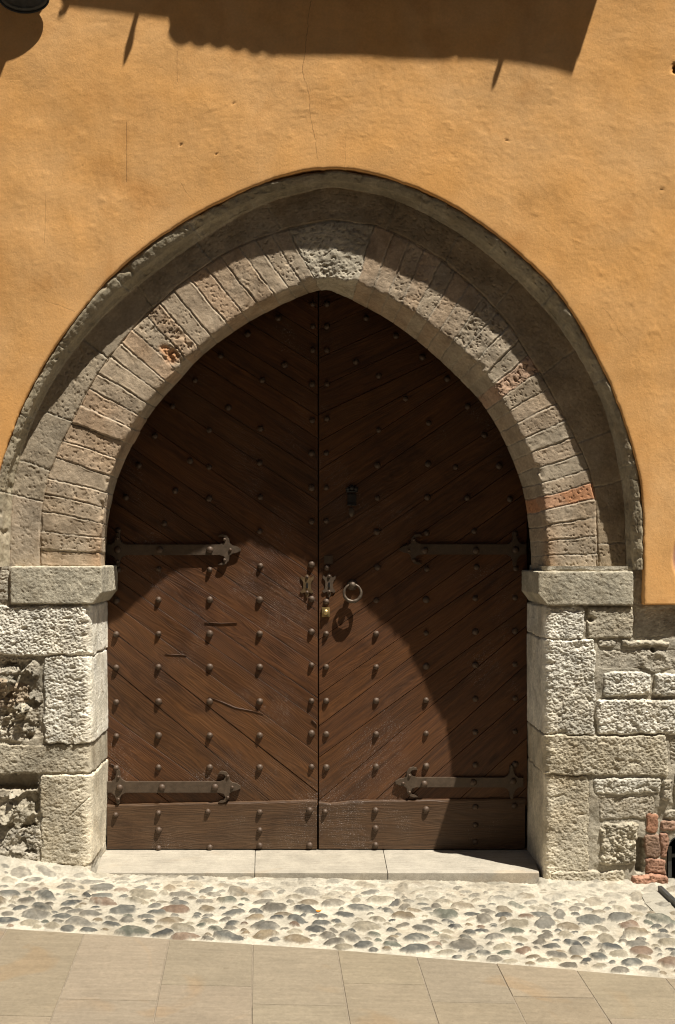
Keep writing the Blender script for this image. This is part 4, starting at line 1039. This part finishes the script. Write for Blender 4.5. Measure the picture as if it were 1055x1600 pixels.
# kerb slab by the cellar window
q = [G(1000, 1400), G(1028, 1393), G(1062, 1420), G(1062, 1446), G(1030, 1436), G(1008, 1415)]
bm = bmesh.new(); cl = bm.verts.layers.float_color.new('Col')
f = bm.faces.new([bm.verts.new((a, b, float(gz(a, b)) - .02)) for a, b in q]); r = bmesh.ops.extrude_face_region(bm, geom=[f])
for v in [g_ for g_ in r['geom'] if isinstance(g_, bmesh.types.BMVert)]: v.co.z += .027
for v in bm.verts: v[cl] = (.30, .275, .22, 1)
bmesh.ops.recalc_face_normals(bm, faces=bm.faces[:]); bmesh.ops.bevel(bm, geom=bm.edges[:], offset=.005, segments=2, affect='EDGES', clamp_overlap=True)
for v in bm.verts: v[cl] = (.30, .275, .22, 1)
o = put('kerb_slab', bm_mesh(bm), M_step); tag(o, 'flat pale kerb slab in the cobbles below the cellar window', 'kerb')

# ------------------------------------------------------------------ CELLAR WINDOW
cw = thing('cellar_window', 'small barred cellar window beside red bricks at the foot of the wall', 'window', (wcx, .1, wz0))
bm = bmesh.new(); dpth = .30; nn_ = 14
arcp = [(wx0, wz0)] + [(wcx - wr * math.cos(math.pi * i / nn_), wz1 + .075 * math.sin(math.pi * i / nn_)) for i in range(nn_ + 1)] + [(wx1, wz0)]
fr = [bm.verts.new((a, YJ - .004, b)) for a, b in arcp]; bk_ = [bm.verts.new((a, YJ + dpth, b)) for a, b in arcp]
for i in range(len(arcp) - 1): bm.faces.new((fr[i], fr[i + 1], bk_[i + 1], bk_[i]))
bm.faces.new(bk_); put('reveal', bm_mesh(bm), M_hole, cw)
def bar(bs): return boxes_mesh(bs)
gx0, gx1, gy = wx0 + .012, wx1 - .012, YJ + .03
put('frame', bar([((gx0, gy, wz0), (gx0 + .016, gy + .02, wz1 + .02)), ((gx1 - .016, gy, wz0), (gx1, gy + .02, wz1 + .02)), ((gx0 + .0165, gy + .002, wz1 - .03), (gx1 - .0165, gy + .018, wz1 - .014))]), M_lampm, cw)
for k in range(4):
    xx = gx0 + .036 + k * .020
    put('bar', bar([((xx, gy + .004, wz0), (xx + .008, gy + .012, wz1 - .0305))]), M_lampm, cw)
a, b = G(1031, 1394), G(1062, 1424)
bm = bmesh.new(); dv = Vector((b[0] - a[0], b[1] - a[1], 0)).normalized(); nv = Vector((-dv.y, dv.x, 0)) * .009
vs = [(a[0] + nv.x, a[1] + nv.y), (a[0] - nv.x, a[1] - nv.y), (b[0] - nv.x, b[1] - nv.y), (b[0] + nv.x, b[1] + nv.y)]
f = bm.faces.new([bm.verts.new((p, q_, float(gz(p, q_)) - .01)) for p, q_ in vs]); r = bmesh.ops.extrude_face_region(bm, geom=[f])
for v in [g_ for g_ in r['geom'] if isinstance(g_, bmesh.types.BMVert)]: v.co.z += .038
bmesh.ops.recalc_face_normals(bm, faces=bm.faces[:]); put('sill_iron', bm_mesh(bm), M_lampm, cw)

# ------------------------------------------------------------------ WALL LAMP (top left), added shadow panel and pent roof above the frame
lx, lz = P(38, -4, -.035)[0], P(38, -4, -.035)[2]
lamp = thing('wall_lamp', 'dark oval metal lamp fixed to the plaster at the top left corner', 'lamp', (lx, 0, lz))
def oval(profile, dep=.55, seg=40):
    """profile: (radius, z) ; half pressed against the wall"""
    bm = bmesh.new(); prev = None
    for r, zz in profile:
        cur = []
        for i in range(seg):
            dy = max(r, 1e-4) * .37 * math.sin(2 * math.pi * i / seg)
            cur.append(bm.verts.new((lx + max(r, 1e-4) * math.cos(2 * math.pi * i / seg), -.044 + dy, lz + zz - 1.2 * dy)))
        if prev:
            for i in range(seg): bm.faces.new((prev[i], prev[(i + 1) % seg], cur[(i + 1) % seg], cur[i]))
        prev = cur
    bm.faces.new(prev); bmesh.ops.recalc_face_normals(bm, faces=bm.faces[:]); return bm_mesh(bm, True)
put('lamp_housing', oval([(.0, .03), (.03, .03), (.05, .024), (.052, .014), (.066, .012), (.068, .02), (.080, .02), (.083, .006), (.104, .0), (.109, .004), (.108, .018), (.095, .05), (.07, .09), (.04, .11), (.0, .112)]), M_lampm, lamp)
put('rim', oval([(.1085, -.001), (.1085, -.006), (.112, -.006), (.113, .006), (.110, .007)]), M_lampm, lamp)
# made-up panel square to the wall, outlined to cast the shadow beside the lamp
bxp = 92; kk = KP
def wz(px, py):                                    # shadow pixel -> (distance from wall, height) of the caster in the plane x = bxp
    w = (bxp - px) * kk / 1.12; return (-w, ZC - (py - CY) * kk + 3.52 * w)
sp = [wz(*p) for p in ((86, -30), (75, 0), (58, 28), (42, 46), (31, 60), (20, 67), (0, 115), (-40, 215), (-60, 150), (-62, -60), (20, -90), (86, -60))]
hs_ = thing('added_shadow_caster', 'unseen panel added above the lamp to cast a shadow on the wall', 'shadow panel', ((bxp - CX) * kk, 0, sp[0][1]))
bm = bmesh.new(); f = bm.faces.new([bm.verts.new(((bxp - CX) * kk - .004, a, b)) for a, b in sp]); r = bmesh.ops.extrude_face_region(bm, geom=[f])
for v in [g_ for g_ in r['geom'] if isinstance(g_, bmesh.types.BMVert)]: v.co.x += .008
bmesh.ops.recalc_face_normals(bm, faces=bm.faces[:]); bmesh.ops.triangulate(bm, faces=[f for f in bm.faces if len(f.verts) > 4]); put('caster_panel', bm_mesh(bm), M_dark, hs_)
put('bracket', boxes_mesh([(((bxp - CX) * kk - .012, -.62, sp[-2][1] + .02), ((bxp - CX) * kk + .012, .01, sp[-2][1] + .045))]), M_dark, hs_)
# pent roof
W_ = .30; sx, sy = 1.12 * W_ / kk, 3.52 * W_ / kk
edge = [(95, 0), (97, 12), (108, 12), (180, 20), (262, 30)]
edge += [(266, 44), (262, 52), (266, 63)] + [(x_, 66 + (x_ - 266) * .085 + 7.5 * abs(math.sin((x_ - 266) / 175 * math.pi * 6))) for x_ in range(272, 440, 6)]
edge += [(446, 86), (500, 87), (600, 86), (700, 87), (714, 84), (718, 89), (790, 95), (850, 103), (896, 112)]
top_y = -20
pts = [(x_ + sx, y_ - sy) for x_, y_ in edge]
poly = pts + [(pts[-1][0] + 2, pts[-1][1] - 150), (pts[0][0], pts[-1][1] - 150)]
canopy = thing('pent_roof', 'small tiled pent roof on the wall above the doorway', 'roof', (0, 0, ZC - (poly[-1][1] - CY) * kk))
w = [((a - CX) * kk, ZC - (b - CY) * kk) for a, b in poly]
if area(w) < 0: w = w[::-1]
bm = bmesh.new(); f = bm.faces.new([bm.verts.new((a, -W_ + .02, b)) for a, b in w]); r = bmesh.ops.extrude_face_region(bm, geom=[f])
for v in [g_ for g_ in r['geom'] if isinstance(g_, bmesh.types.BMVert)]: v.co.y = -W_
bmesh.ops.recalc_face_normals(bm, faces=bm.faces[:]); bmesh.ops.triangulate(bm, faces=[f for f in bm.faces if len(f.verts) > 4]); put('fascia', bm_mesh(bm), M_tile, canopy)
xa_, xb_ = w[0][0], max(p[0] for p in w); xa_ = min(p[0] for p in w); zb_ = ZC - (min(p[1] for p in pts) - CY) * kk; ztop_ = max(p[1] for p in w)
bm = bmesh.new()
vs = [(xa_, -W_ + .021, zb_ + .03), (xb_, -W_ + .021, zb_ + .03), (xb_, .02, zb_ + .10), (xa_, .02, zb_ + .10), (xa_, -W_ + .021, ztop_), (xb_, -W_ + .021, ztop_), (xb_, .02, ztop_ + .12), (xa_, .02, ztop_ + .12)]
v = [bm.verts.new(p) for p in vs]
for f in ((0, 1, 2, 3), (4, 7, 6, 5), (0, 4, 5, 1), (1, 5, 6, 2), (2, 6, 7, 3), (3, 7, 4, 0)): bm.faces.new([v[i] for i in f])
bmesh.ops.recalc_face_normals(bm, faces=bm.faces[:]); put('end_board', boxes_mesh([((xb_ - .02, -W_ + .022, ZC - (pts[-1][1] - CY) * kk), (xb_ - .001, .03, zb_ + .025))]), M_tile, canopy); put('roof_boards', bm_mesh(bm), M_tile, canopy)
def spike(pts_):
    w = [((a + sx - CX) * kk, ZC - (b - sy - CY) * kk) for a, b in pts_]
    if area(w) < 0: w = w[::-1]
    bm = bmesh.new(); f = bm.faces.new([bm.verts.new((a, -W_ + .012, b)) for a, b in w]); r = bmesh.ops.extrude_face_region(bm, geom=[f])
    for v in [g_ for g_ in r['geom'] if isinstance(g_, bmesh.types.BMVert)]: v.co.y = -W_ + .004
    bmesh.ops.recalc_face_normals(bm, faces=bm.faces[:]); bmesh.ops.triangulate(bm, faces=[f for f in bm.faces if len(f.verts) > 4]); return bm_mesh(bm)
put('iron_hook', spike([(98, 5), (106, 5), (105, 20), (100, 30), (90, 37), (88, 31), (95, 28), (97, 20)]), M_dark, canopy)
put('iron_spike', spike([(211, 18), (217, 20), (207, 60), (204, 82), (192, 109), (190, 107), (194, 78), (200, 58)]), M_dark, canopy)
put('iron_spike', spike([(781, 90), (787, 92), (780, 118), (775, 132), (769, 141), (768, 138), (770, 122)]), M_dark, canopy)

# ------------------------------------------------------------------ unseen house added behind the camera to cut sky light and ground bounce
oh = thing('sky_blocker_house', 'unseen tall plain house added across the street to cut the sky light', 'house', (0, -7.6, 0))
put('facade', boxes_mesh([((-14, -9.0, -.6), (14, -7.6, 18.5))]), flat_mat("opposite_plaster", (0.34, 0.25, 0.16), 3), oh)
put('roof', boxes_mesh([((-14.3, -9.3, 18.502), (14.3, -7.3, 18.7))]), M_tile, oh)
M_glass = flat_mat("opposite_glass", (0.03, 0.035, 0.04), 3, 0.15)
for i in range(6):
    for zz in (1.4, 4.6, 7.8, 11.0, 14.2):
        xx = -8.7 + i * 3.4
        wn_ = put('window', boxes_mesh([((xx - .06, -7.598, zz - .06), (xx, -7.54, zz + 1.66)), ((xx + 1.0, -7.598, zz - .06), (xx + 1.06, -7.54, zz + 1.66)), ((xx + .002, -7.598, zz + 1.6), (xx + .998, -7.54, zz + 1.655)), ((xx + .002, -7.598, zz - .055), (xx + .998, -7.52, zz))]), M_core, oh)
        put('pane', boxes_mesh([((xx + .002, -7.597, zz + .002), (xx + .998, -7.57, zz + 1.598))]), M_glass, wn_)

# ------------------------------------------------------------------ scrap of orange peel on the cobbles
gx, gy_ = G(498, 1431)
bm = bmesh.new(); bmesh.ops.create_icosphere(bm, subdivisions=2, radius=1)
for v in bm.verts:
    v.co = Vector((gx + v.co.x * .011 + .004 * v.co.y, gy_ + v.co.y * .008, float(gz(gx, gy_)) + .019 + .004 * v.co.z + .004 * v.co.x ** 2))
o = put('orange_scrap', bm_mesh(bm, True), M_orange); tag(o, 'tiny bright orange scrap lying among the cobbles', 'litter')
print('VERTS', sum(len(m.vertices) for m in bpy.data.meshes))
